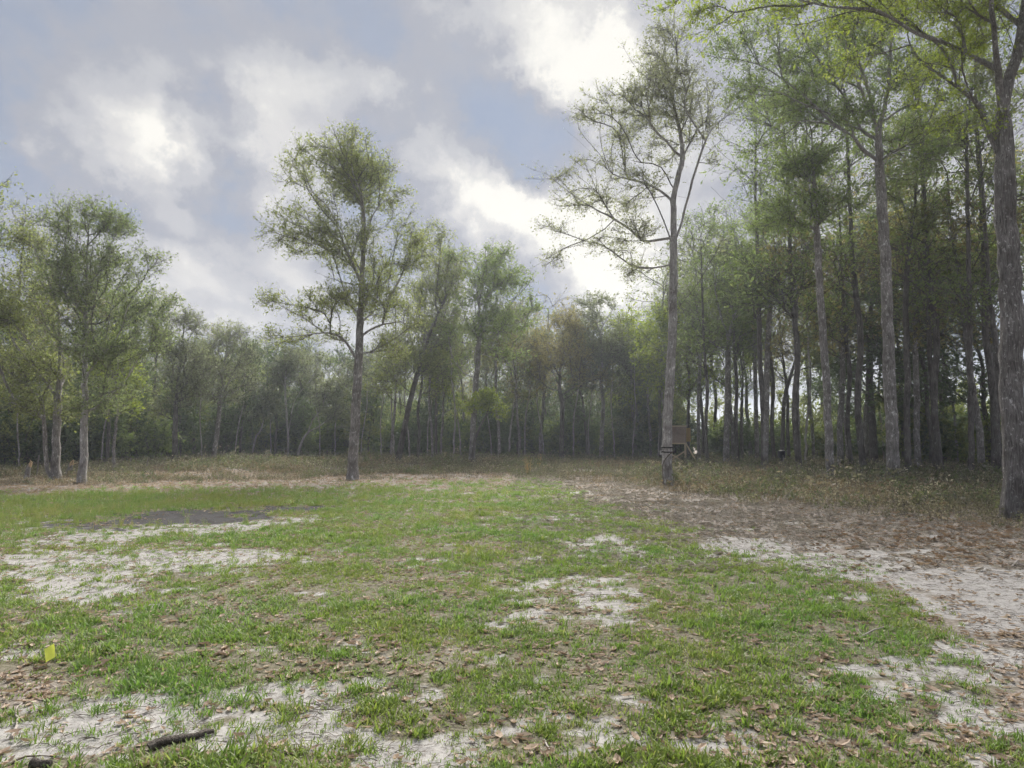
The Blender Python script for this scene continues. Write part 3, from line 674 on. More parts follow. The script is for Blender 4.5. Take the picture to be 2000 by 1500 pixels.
px_tree('massive furrowed trunk at the right edge, yellow-green leaves, forked above',
  [(1986, 1012), (1982, 900), (1978, 780), (1974, 600), (1967, 430), (1961, 300), (1958, 215), (1972, 150), (1990, 80), (2008, -40), (2020, -180), (2025, -260)],
  [[(1958, 235), (1942, 175), (1922, 125), (1900, 80), (1884, 0), (1870, -120), (1860, -240)], [(1925, 130), (1880, 108), (1830, 90), (1762, 76), (1730, 58), (1680, 48), (1592, 50), (1520, 42), (1408, 34), (1270, 15)], [(1962, 330), (1945, 280), (1930, 240), (1925, 200)],
   [(1900, 80), (1860, 20), (1800, -40), (1720, -100)], [(1990, 100), (2050, 70), (2120, 50)], [(1884, 0), (1930, -60), (1960, -140)], [(1964, 400), (2020, 380), (2080, 330)], [(1592, 50), (1550, 10), (1500, -20)], [(1730, 58), (1700, 90), (1650, 110)]],
  [(1880, 55, 56, 44), (1835, 115, 52, 34), (1940, 40, 44, 44), (1800, 25, 62, 34), (1700, 20, 72, 30), (1600, 30, 72, 30), (1500, 22, 72, 26), (1400, 10, 62, 24), (1305, 8, 40, 22), (1985, -40, 80, 60), (2060, 100, 54, 64), (1900, -90, 110, 60), (1750, -110, 110, 60),
   (1960, -230, 140, 80), (2080, 320, 46, 40), (1850, 180, 36, 24), (1920, 250, 22, 30), (2120, -60, 80, 70)],
  14.0, 112, R=0.190, ntips=2400, leaf='yellow', lsize=0.052, lpt=4, twigs=6, tlen=.34, rtip=.0048, sides=40, ridge=.05, bark=BARK_BIG, flare=1.55, limbk=.58)
px_tree('thin nearly black trunk just left of the massive furrowed trunk, one steep side limb',
  [(1898, 930), (1897, 850), (1896, 780), (1892, 580), (1891, 430), (1890, 280), (1896, 180), (1905, 110)],
  [[(1892, 400), (1910, 360), (1936, 300), (1950, 250)], [(1892, 560), (1925, 545), (1960, 520)], [(1891, 330), (1860, 300), (1840, 260)], [(1893, 620), (1860, 640), (1800, 690)]],
  [(1900, 150, 40, 36), (1860, 230, 36, 34), (1950, 230, 36, 40), (1830, 260, 36, 24), (1930, 320, 36, 30), (1900, 60, 46, 36), (1950, 520, 26, 24)],
  27.5, 113, R=0.092, ntips=420, leaf='olive', lsize=0.076, lpt=4, bark=BARK_D)
px_tree('grey trunk beside the feeder, branching high with upswept right fork',
  [(1494, 922), (1496, 830), (1500, 660), (1508, 570), (1512, 480), (1510, 420)],
  [[(1506, 590), (1530, 545), (1560, 480), (1575, 430)], [(1505, 600), (1480, 560), (1450, 530)], [(1504, 620), (1540, 606), (1590, 600)], [(1510, 500), (1490, 460), (1470, 440)]],
  [(1510, 420, 40, 32), (1470, 450, 40, 32), (1560, 440, 40, 36), (1450, 520, 40, 30), (1510, 500, 50, 32), (1580, 510, 34, 34), (1480, 580, 46, 26), (1590, 595, 26, 20)],
  36.0, 114, R=0.134, ntips=700, leaf='green', lsize=0.092, lpt=4, rtip=.007)
px_tree('grey tree with wide Y fork standing right of the hunting blind',
  [(1418, 908), (1420, 820), (1422, 740), (1424, 660), (1436, 610), (1446, 560), (1450, 510)],
  [[(1424, 665), (1412, 635), (1400, 600), (1390, 560)], [(1423, 700), (1395, 670), (1370, 650)], [(1430, 630), (1460, 590), (1490, 570)], [(1424, 680), (1450, 655), (1475, 650)]],
  [(1440, 500, 44, 34), (1390, 520, 40, 34), (1360, 570, 40, 36), (1420, 570, 50, 34), (1480, 560, 36, 30), (1370, 640, 46, 26), (1470, 640, 36, 24), (1400, 460, 36, 26)],
  43.0, 115, R=0.162, ntips=800, leaf='green', lsize=0.105, lpt=4, rtip=.008, tlen=.55)
px_tree('dark thick trunk deep in the right woods with a long limb drooping left',
  [(1708, 896), (1702, 820), (1698, 740), (1700, 620), (1706, 560), (1716, 500), (1715, 430)],
  [[(1696, 760), (1670, 715), (1640, 680), (1624, 640), (1612, 600)], [(1700, 640), (1680, 610), (1640, 600)], [(1703, 600), (1730, 560), (1760, 520)], [(1699, 690), (1720, 640), (1740, 610)]],
  [(1720, 430, 46, 36), (1670, 480, 46, 36), (1760, 500, 40, 36), (1640, 580, 40, 32), (1700, 540, 50, 34), (1620, 640, 34, 26), (1760, 600, 36, 30)],
  40.0, 116, R=0.190, ntips=750, leaf='dark', lsize=0.105, lpt=4, bark=BARK_D, rtip=.008)
px_tree('slender trunk right beside the thick grey trunk, wavy fork up high',
  [(1773, 922), (1772, 820), (1772, 700), (1770, 580), (1776, 470), (1788, 380), (1786, 300), (1770, 250)],
  [[(1788, 385), (1810, 350), (1828, 310), (1835, 260)], [(1780, 440), (1760, 400), (1745, 370)], [(1771, 600), (1800, 560), (1840, 520)], [(1771, 650), (1750, 600), (1745, 570)]],
  [(1775, 250, 40, 34), (1830, 260, 36, 34), (1800, 320, 40, 34), (1750, 370, 34, 30), (1840, 400, 40, 36), (1840, 510, 34, 30), (1790, 440, 40, 34)],
  30.0, 117, R=0.113, ntips=600, leaf='olive', lsize=0.084, lpt=4, bark=BARK_D)
px_tree('thin crooked trunk curving right behind the black feeder',
  [(1526, 892), (1530, 820), (1534, 770), (1556, 700), (1590, 620), (1610, 570)],
  [[(1545, 735), (1570, 720), (1600, 715)], [(1540, 750), (1525, 710), (1515, 670)], [(1575, 655), (1560, 620), (1555, 590)]],
  [(1600, 580, 40, 30), (1560, 600, 36, 28), (1520, 670, 34, 26), (1595, 690, 36, 26), (1570, 650, 40, 24)],
  44.0, 118, R=0.113, ntips=420, leaf='olive', lsize=0.109, lpt=4, bark=BARK_D, rtip=.008)
px_tree('pale slim trunk close behind the grey trunk left of the feeder',
  [(1479, 900), (1477, 820), (1475, 740), (1472, 640), (1468, 560), (1462, 500)],
  [[(1473, 680), (1450, 640), (1440, 610)], [(1472, 640), (1495, 600), (1505, 570)]],
  [(1460, 500, 36, 30), (1435, 580, 36, 30), (1500, 560, 34, 28), (1470, 560, 40, 26), (1455, 630, 34, 24)],
  46.0, 119, R=0.120, ntips=420, leaf='olive', lsize=0.109, lpt=4, rtip=.008)

# ---- pale saplings at the far left-centre wood edge
px_tree('pale forked sapling, tallest of the white-barked ones at the left-centre wood edge',
  [(561, 905), (562, 870), (563, 855), (559, 800), (557, 750), (560, 710)],
  [[(562, 858), (568, 820), (574, 790), (585, 770), (598, 755)], [(562, 850), (552, 842), (545, 835)], [(557, 760), (545, 730), (540, 710)]],
  [(560, 705, 26, 20), (590, 730, 30, 24), (540, 730, 26, 22), (605, 700, 24, 22), (575, 690, 20, 14)],
  54.0, 120, R=0.084, ntips=260, leaf='grey', lsize=0.126, lpt=4, bark=BARK_P, rtip=.009, name='sapling')
px_tree('pale sapling bending over to the right at the left-centre wood edge',
  [(579, 906), (584, 880), (590, 862), (603, 843), (620, 835), (640, 820), (660, 805)],
  [[(600, 847), (610, 820), (625, 800)], [(615, 838), (640, 838), (655, 842)]],
  [(650, 800, 30, 20), (625, 785, 26, 22), (660, 825, 24, 14), (640, 760, 30, 24), (670, 780, 20, 18)],
  53.0, 121, R=0.078, ntips=240, leaf='grey', lsize=0.126, lpt=4, bark=BARK_P, rtip=.009, name='sapling')
px_tree('short pale Y-shaped sapling, leftmost of the white-barked ones at the wood edge',
  [(493, 907), (494, 885), (496, 867), (500, 852), (508, 842), (515, 820)],
  [[(495, 868), (491, 850), (490, 835)], [(503, 848), (520, 830), (535, 815)]],
  [(515, 800, 26, 20), (490, 810, 22, 20), (535, 800, 22, 18), (505, 775, 26, 18)],
  52.0, 122, R=0.063, ntips=200, leaf='grey', lsize=0.126, lpt=4, bark=BARK_P, rtip=.009, name='sapling')
px_tree('leaning pale trunk with feathery grey crown left of the white-barked saplings',
  [(415, 917), (419, 880), (423, 850), (428, 800), (432, 750), (440, 700), (448, 660)],
  [[(430, 770), (455, 745), (480, 730)], [(431, 760), (405, 730), (390, 720)], [(436, 720), (460, 690), (480, 670)], [(438, 710), (420, 680), (412, 665)]],
  [(455, 655, 30, 20), (430, 680, 30, 24), (480, 690, 26, 24), (400, 720, 30, 24), (450, 720, 36, 24), (480, 740, 26, 22), (420, 770, 36, 18)],
  44.0, 123, R=0.127, ntips=520, leaf='grey', lsize=0.092, lpt=3, bark=BARK, rtip=.008, tlen=.7)
px_tree('dark-trunked tree with thin twiggy crown right of the pale straight left trunk',
  [(341, 916), (342, 870), (343, 820), (346, 760), (352, 700), (358, 650), (362, 620)],
  [[(343, 825), (320, 812), (295, 808)], [(346, 770), (370, 740), (392, 720)], [(350, 720), (330, 690), (318, 670)], [(355, 680), (380, 650), (395, 635)], [(344, 800), (370, 790), (390, 780)]],
  [(365, 625, 32, 16), (390, 650, 28, 22), (335, 660, 30, 24), (370, 690, 36, 26), (400, 710, 24, 22), (330, 730, 34, 26), (380, 750, 34, 24), (350, 780, 34, 18), (300, 800, 20, 12)],
  40.0, 124, R=0.134, ntips=620, leaf='grey', lsize=0.092, lpt=3, bark=BARK_D, rtip=.0075, tlen=.65)

# ---- woodland behind: a few kinds, copied tree by tree
def kind(name, seed, H, lean, leaf, bark, W, base=.35, ntips=300, lsize=.12, lpt=4, R=.11, twigs=4, nl=8):
    r = np.random.default_rng(seed)
    tr = [np.array([0, 0, 0.])]
    for k in range(1, 7):
        z = H * k / 6 * .92; tr.append(np.array([lean * z / H + r.normal() * .09, r.normal() * .09, z]))
    limbs = []
    for k in range(nl):
        z = H * r.uniform(base * .9, .8); a = r.uniform(0, 6.28); l = W * r.uniform(.5, .95)
        p0 = np.array([lean * z / H, 0, z]); d = np.array([math.cos(a), math.sin(a), r.uniform(.25, .8)])
        limbs.append([p0, p0 + d * l * .45 + np.array([0, 0, .1]), p0 + d * l])
    es = []
    for k in range(11):
        f = r.uniform(base + .08, 1.0); w = W * math.sin(math.pi * min(1, .18 + .78 * (1 - f) / (1 - base))) ** .8
        a = r.uniform(0, 6.28); rr = w * r.uniform(.1, .8)
        es.append((lean * f + rr * math.cos(a), rr * math.sin(a), H * f, W * r.uniform(.3, .5), W * r.uniform(.3, .5), W * r.uniform(.2, .36)))
    return tree_meshes(name, [tr] + limbs, es, seed, ntips=ntips, R=R, leaf=leaf, bark=bark, lsize=lsize, lpt=lpt, twigs=twigs, hero=False, tlen=.7, rtip=.011, sides=9, bf=.3)
KINDS = [kind('wood_oak', 301, 15, .6, 'olive', BARK_D, 3.8, .33), kind('wood_ash', 302, 17, -.5, 'grey', BARK, 3.0, .45, 320), kind('wood_gum', 303, 13.5, .3, 'green', BARK_D, 3.4, .30),
         kind('wood_bare', 304, 14, .8, 'brown', BARK, 3.4, .35, 340, .12, 3), kind('wood_low', 305, 9, -.6, 'dark', BARK_D, 3.0, .18, 340, .14, 6, .09), kind('wood_pole', 306, 12, .9, 'grey', BARK_P, 2.2, .5, 180, .13, 4, .055),
         kind('wood_yellow', 307, 11, .4, 'yellow', BARK, 2.8, .35, 280, .14, 5, .10), kind('wood_tall', 308, 19, .2, 'green', BARK_D, 3.9, .40, 420, .12, 3, .12)]
rw = np.random.default_rng(77)
ANCH = [(100, 'the double-trunked left tree'), (163, 'the pale straight left trunk'), (342, 'the dark twiggy left tree'), (420, 'the leaning pale trunk'), (494, 'the short Y-shaped pale sapling'), (561, 'the tall forked pale sapling'), (600, 'the bent pale sapling'),
        (690, 'the tall middle tree'), (780, 'the leaning dark tree'), (925, 'the yellow-green sapling'), (1097, 'the bronze forked tree'), (1175, 'the bowed grey-green tree'), (1305, 'the strapped tall tree'), (1335, 'the hunting blind'),
        (1420, 'the Y-forked grey tree'), (1494, 'the grey trunk by the feeder'), (1527, 'the black feeder'), (1618, 'the slim straight right-hand tree'), (1744, 'the thick grey right-hand trunk'), (1896, 'the thin black trunk'), (1980, 'the massive right-edge trunk')]
LOOK = ['olive-leaved oak', 'tall grey-green tree', 'bushy fresh-green tree', 'sparse bronze-twigged tree', 'low dark-leaved tree', 'thin pale pole tree', 'yellow-green tree', 'very tall olive tree']
USED = set()
def wood_label(u, Y, k):
    if u < -20: base = LOOK[k] + ' at the extreme left edge of the wood'
    elif u > 2020: base = LOOK[k] + ' at the extreme right edge of the wood'
    else:
        au, an = min(ANCH, key=lambda t: abs(t[0] - u))
        base = LOOK[k] + (' behind ' if abs(au - u) < 9 else ' just right of ' if 0 < u - au < 45 else ' just left of ' if 0 < au - u < 45 else ' some way right of ' if u > au else ' some way left of ') + an
    for suf in ('', ', farther back', ', deepest in the wood'):
        if base + suf not in USED: USED.add(base + suf); return base + suf
    return base + suf
def wood_tree(u, Y, k, s, group, name='woodland_tree'):
    d = ray(u, 860); x = d[0] * Y / d[1]
    tm, lm, cm = KINDS[k]
    root = empty(name, (x, Y, float(hz(x, Y)) - .05)); root.rotation_euler = (0, 0, rw.uniform(0, 6.28))
    root.scale = (s * rw.uniform(.9, 1.1), s * rw.uniform(.9, 1.1), s)
    tag(root, wood_label(u, Y, k), 'tree', group)
    link('trunk', tm, root); link('crown', cm, root)
# (photo column, distance, kind, scale)
W_LEFT = [(200, 36, 5, .6), (40, 34, 5, .55), (225, 33, 6, .62), (-60, 33, 2, 1), (20, 36, 0, .9), (60, 40, 3, .95), (210, 38, 2, .8), (250, 42, 4, 1.1), (290, 47, 0, .75), (-150, 30, 0, 1), (-240, 34, 1, 1), (150, 44, 0, .85), (0, 48, 4, 1.1), (90, 48, 2, .8), (330, 52, 4, 1.0)]
W_LC = [(395, 46, 5, .7), (460, 50, 5, .75), (530, 55, 5, .7), (625, 56, 5, .75), (655, 55, 5, .7), (705, 55, 5, .8), (480, 62, 6, .9),
        (380, 50, 2, .72), (440, 56, 0, .72), (470, 52, 4, .95), (515, 60, 0, .7), (540, 57, 4, 1.0), (610, 60, 0, .72), (640, 58, 2, .7), (675, 62, 4, 1.05), (720, 60, 4, .9), (730, 64, 0, .68), (590, 66, 1, .62), (420, 62, 3, .85), (660, 68, 3, .7), (500, 66, 3, .75)]
W_C = [(862, 50, 6, .85), (1240, 55, 6, 1.15), (1295, 48, 6, 1.05), (745, 53, 5, .75), (770, 55, 5, .9), (835, 54, 5, .8), (900, 53, 5, .95), (960, 54, 5, .8), (1025, 54, 5, .9), (1062, 53, 5, .8), (1120, 53, 5, .9), (1150, 52, 5, .75), (1200, 52, 5, .9), (1235, 51, 5, .8), (1285, 50, 5, .85), (1005, 60, 6, 1.1),
       (765, 50, 1, .72), (800, 52, 5, .9), (815, 47, 0, .78), (845, 48, 1, .8), (852, 52, 0, .85), (886, 46, 5, .9), (975, 50, 1, .85), (994, 52, 5, 1.1), (1010, 57, 2, .85), (1040, 58, 0, .82), (1055, 55, 3, .95), (1130, 57, 0, .8), (1145, 54, 4, 1.1), (1070, 62, 4, 1.2),
       (1205, 58, 0, .78), (1225, 60, 2, .8), (1250, 56, 4, 1.1), (1270, 58, 2, .95), (910, 60, 3, .85), (950, 62, 4, 1.1), (830, 62, 4, 1.1), (780, 64, 2, .75), (1110, 66, 1, .75), (1180, 64, 4, 1.2), (870, 66, 1, .75), (1015, 50, 3, .8)]
W_R = [(1490, 36, 7, 1.05), (1560, 33, 7, 1.0), (1685, 32, 7, 1.1), (1835, 30, 7, 1.05), (1940, 29, 7, 1.1), (1430, 50, 6, 1.3),
       (1382, 40, 7, .78), (1440, 44, 7, .86), (1512, 46, 7, .92), (1560, 36, 3, 1.05), (1640, 37, 3, 1.15), (1662, 36, 7, .88), (1690, 42, 3, 1.2), (1790, 33, 3, 1.1), (1825, 31, 7, .85), (1850, 45, 7, 1.0), (1915, 30, 3, 1.05), (1955, 27, 7, .8), (1345, 47, 2, .9), (1310, 52, 7, .8), (1465, 52, 6, 1.2), (1270, 54, 6, 1.0),
       (1290, 50, 0, .95), (1365, 46, 1, .9), (1372, 52, 2, 1.1), (1345, 56, 2, 1.05), (1400, 54, 0, 1.1), (1450, 50, 2, 1.0), (1540, 46, 0, .95), (1572, 42, 5, 1.1), (1588, 50, 1, .9), (1655, 44, 1, .85), (1680, 48, 4, 1.2), (1725, 44, 5, 1.1), (1762, 40, 0, .9), (1800, 42, 1, .85),
       (1815, 36, 4, 1.2), (1842, 40, 2, 1.0), (1868, 38, 5, 1.1), (1925, 36, 4, 1.3), (1948, 34, 1, .95), (2030, 34, 0, 1.0), (2080, 28, 1, 1.0), (2150, 32, 0, 1.0), (1510, 56, 0, 1.05), (1610, 56, 2, 1.05), (1330, 60, 0, 1.0)]
for L_, grp in ((W_LEFT, 'far left woodland trees'), (W_LC, 'woodland trees behind the pale saplings'), (W_C, 'woodland trees of the centre'), (W_R, 'woodland trees of the right-hand stand')):
    for (u, Y, k, s) in sorted(L_, key=lambda t: t[1]): wood_tree(u, Y, k, s, grp)

# ---- understory and distant wood: one mass each
def bush_mesh(name, seed, H, W, leaf, n=60, lsize=.17, lpt=6, twigs=5):
    r = np.random.default_rng(seed); ch = [[np.zeros(3), np.array([.1, 0, H * .4]), np.array([0, .1, H * .8])]]
    for k in range(4):
        a = r.uniform(0, 6.28); ch.append([np.array([0, 0, .05]), np.array([math.cos(a) * W * .3, math.sin(a) * W * .3, H * .4]), np.array([math.cos(a) * W * .6, math.sin(a) * W * .6, H * .75])])
    es = [(r.uniform(-.5, .5) * W, r.uniform(-.5, .5) * W, H * r.uniform(.25, .85), W * .55, W * .55, H * .25) for _ in range(7)]
    tm, lm, cm = tree_meshes(name, ch, es, seed, ntips=n, R=.05, leaf=leaf, bark=BARK_D, lsize=lsize, lpt=lpt, twigs=twigs, hero=False, tlen=.55, rtip=.008, sides=5, attach=.1, flare=1.2)
    # join trunk and crown for instancing
    return [tm, cm]
def joined(pair, name):
    mb_v = []; fs = []; mats = []; mi = []; off = 0
    for me in pair:
        v = np.empty(len(me.vertices) * 3, np.float32); me.vertices.foreach_get('co', v); mb_v.append(v.reshape(-1, 3))
        li = np.empty(len(me.loops), np.int32); me.loops.foreach_get('vertex_index', li)
        st = np.empty(len(me.polygons), np.int32); me.polygons.foreach_get('loop_start', st)
        tt = np.empty(len(me.polygons), np.int32); me.polygons.foreach_get('loop_total', tt)
        pm = np.empty(len(me.polygons), np.int32); me.polygons.foreach_get('material_index', pm)
        for k in (3, 4):
            s = st[tt == k]
            if len(s): fs.append(li[s[:, None] + np.arange(k)] + off); mi.append(pm[tt == k] + len(mats))
        mats += list(me.materials); off += len(me.vertices)
    return mesh(name, np.concatenate(mb_v), fs, mats, np.concatenate(mi))
def place(n, fn, seed):
    r = np.random.default_rng(seed); out = []
    while len(out) < n:
        p = fn(r)
        if p is not None: out.append(p)
    return np.array(out)
def up(u): return (u - 1000.0) / FPX * 1.0033
BUSH = [joined(bush_mesh('bush_a', 401, 3.4, 1.5, 'dark', 80), 'bush_a'), joined(bush_mesh('bush_b', 402, 4.6, 1.7, 'dark', 95), 'bush_b'),
        joined(bush_mesh('bush_c', 403, 3.0, 1.4, 'green', 70), 'bush_c'), joined(bush_mesh('bush_d', 404, 5.5, 1.8, 'olive', 90), 'bush_d')]
def edge_dist(u):        # distance of the woodland edge in each direction
    return np.interp(u, [-900, 0, 150, 300, 450, 560, 700, 1000, 1250, 1400, 1600, 1800, 2000, 2900], [30, 33, 36, 42, 50, 57, 56, 55, 53, 51, 47, 38, 32, 28])
def under_fn(r):
    u = r.uniform(-500, 2500); Y = edge_dist(u) + 1.5 + 3 * fbm(np.array(u * .01), np.array(3.0), 1.0, 2) + 27 * r.random() ** 1.15
    if u > 1330 and r.random() < .30: return None
    if u > 1330 and Y > 60: return None
    return (up(u) * Y, Y, u)
q = place(900, under_fn, 5)
ru = np.random.default_rng(6)
ki = ru.choice(4, len(q), p=[.26, .22, .26, .26]); ki[(q[:, 2] > 1330) & (ki == 1)] = 0
scatter('understory_brush', np.stack([q[:, 0], q[:, 1], hz(q[:, 0], q[:, 1]) - .05], 1), np.stack([0 * q[:, 0], 0 * q[:, 0], ru.uniform(0, 6.28, len(q))], 1), ru.uniform(.65, 1.15, len(q)), ki, BUSH,
        'dense dark understory of evergreen shrubs filling the woods', 'understory')
FAR = [joined([KINDS[k][0], KINDS[k][2]], 'far_%d' % k) for k in (0, 2, 3, 4)]
def far_fn(r):
    u = r.uniform(-700, 1330); Y = edge_dist(u) + r.uniform(14, 48)
    return (up(u) * Y, Y, u)
q = place(230, far_fn, 8)
scatter('distant_woods', np.stack([q[:, 0], q[:, 1], hz(q[:, 0], q[:, 1]) - .05], 1), np.stack([0 * q[:, 0], 0 * q[:, 0], ru.uniform(0, 6.28, len(q))], 1), ru.uniform(.55, .85, len(q)), ru.integers(0, 4, len(q)), FAR,
        'distant mass of hazy woodland behind the clearing', 'woods')

# ================================================================== ground cover
def tuft(name, seed, n, h, spread, w, mat, curl=.6):
    r = np.random.default_rng(seed); mb = MB()
    for k in range(n):
        a = r.uniform(0, 6.28); b = np.array([math.cos(a), math.sin(a), 0]); s = np.array([-b[1], b[0], 0])
        p0 = np.array([r.normal() * spread * .4, r.normal() * spread * .4, -.005]); l = h * r.uniform(.5, 1.25); lean = r.uniform(.25, 1.0) * curl; ww = w * r.uniform(.7, 1.3)
        pts = []
        for t in (0, .35, .7, 1.0):
            th = lean * (.35 + 1.15 * t); pts.append((pts[-1][0] + b * math.sin(th) * l * (t - pts[-1][1]) + np.array([0, 0, math.cos(th)]) * l * (t - pts[-1][1]), t) if pts else (p0, 0))
        p = [q[0] for q in pts]
        v = [p[0] - s * ww * .4, p[0] + s * ww * .4, p[1] - s * ww * .5, p[1] + s * ww * .5, p[2] - s * ww * .36, p[2] + s * ww * .36, p[3]]
        nv = mb.n; mb.add(v, [[0, 1, 3, 2], [2, 3, 5, 4]]); mb.f.setdefault((0, 3), []).append(np.array([[nv + 4, nv + 5, nv + 6]]))
    return mb.build(name, [mat])
GRASS = leaf_mat('grass_blade', [(0, (.082, .145, .030)), (.45, (.118, .208, .042)), (.74, (.165, .235, .062)), (.88, (.24, .25, .11)), (1, (.36, .31, .19))], .35, .5, True, .75)
GRASST = leaf_mat('grass_tall', [(0, (.10, .155, .045)), (.5, (.14, .205, .06)), (1, (.24, .235, .11))], .35, .5, True, .8)
TUFTS = [tuft('tuft_%d' % k, 500 + k, 15, [.036, .045, .075, .030, .042][k], [.06, .08, .06, .09, .12][k], [.0062, .007, .0075, .006, .007][k], GRASS, [1.1, 1.0, .9, 1.3, 1.2][k]) for k in range(5)]
TALL = [tuft('tall_%d' % k, 520 + k, 14, [.30, .22][k], .10, .008, GRASST, .5) for k in range(2)]

def sample_ground(n, y0, y1, seed, pad=1.12, power=1.0):
    """points in the viewed wedge and a margin round it, denser towards the viewer"""
    r = np.random.default_rng(seed); Y = y0 + (y1 - y0) * r.random(n) ** power
    X = (r.random(n) * 2 - 1) * (.742 * Y * pad + 1.2)
    return X, Y, r
def grass():
    P_, R_, S_, I_ = [], [], [], []
    for (n, y0, y1, sd_, sc, pw) in ((40000, 2.2, 9, 1, .95, 1.0), (56000, 8.5, 18, 2, 1.1, .9), (40000, 17, 30, 3, 1.5, .9)):
        X, Y, r = sample_ground(n, y0, y1, sd_, power=pw)
        g, s, l, a, lawn, n1, n2 = masks(X, Y)
        clump = sstep(-.30, .32, fbm(X, Y, 3.0, 3, 21.0)) * .9 + .10
        keep = r.random(n) < (g * clump + (.10 + .10 * s) * lawn * (1 - a))
        X, Y = X[keep], Y[keep]; k = keep.sum()
        size = .75 + .45 * sstep(-.4, .5, fbm(X, Y, .8, 3, 31.0)) + .25 * r.random(k)
        u, v = proj(X, Y)
        P_.append(np.stack([X, Y, hz(X, Y) + .008], 1)); R_.append(np.stack([r.normal(size=k) * .12, r.normal(size=k) * .12, r.uniform(0, 6.28, k)], 1))
        S_.append(size * sc * (.65 + .5 * g[keep])); I_.append(r.choice(5, k, p=[.28, .22, .14, .2, .16]))
    scatter('lawn_grass', np.concatenate(P_), np.concatenate(R_), np.concatenate(S_), np.concatenate(I_), TUFTS, 'patchy bright green grass covering the sandy clearing', 'grass')
    # taller seed-headed grass along the left far bank
    X, Y, r = sample_ground(26000, 11, 25, 4)
    u, v = proj(X, Y); ve = np.interp(u, EDGE_U, EDGE_V)
    band = sstep(-2, 8, v - ve) * sstep(1090 - .09 * np.maximum(u, -200) + 0 * u, 1000 - .035 * np.maximum(u, -200), v) * sstep(1000, 300, u)
    keep = r.random(len(X)) < band * masks(X, Y)[0] * .8
    X, Y = X[keep], Y[keep]; k = len(X)
    scatter('tall_grass', np.stack([X, Y, hz(X, Y)], 1), np.stack([0 * X, 0 * X, r.uniform(0, 6.28, k)], 1), r.uniform(.35, .75, k), r.integers(0, 2, k), TALL, 'taller unmown grass along the left far side of the lawn', 'grass')
grass()

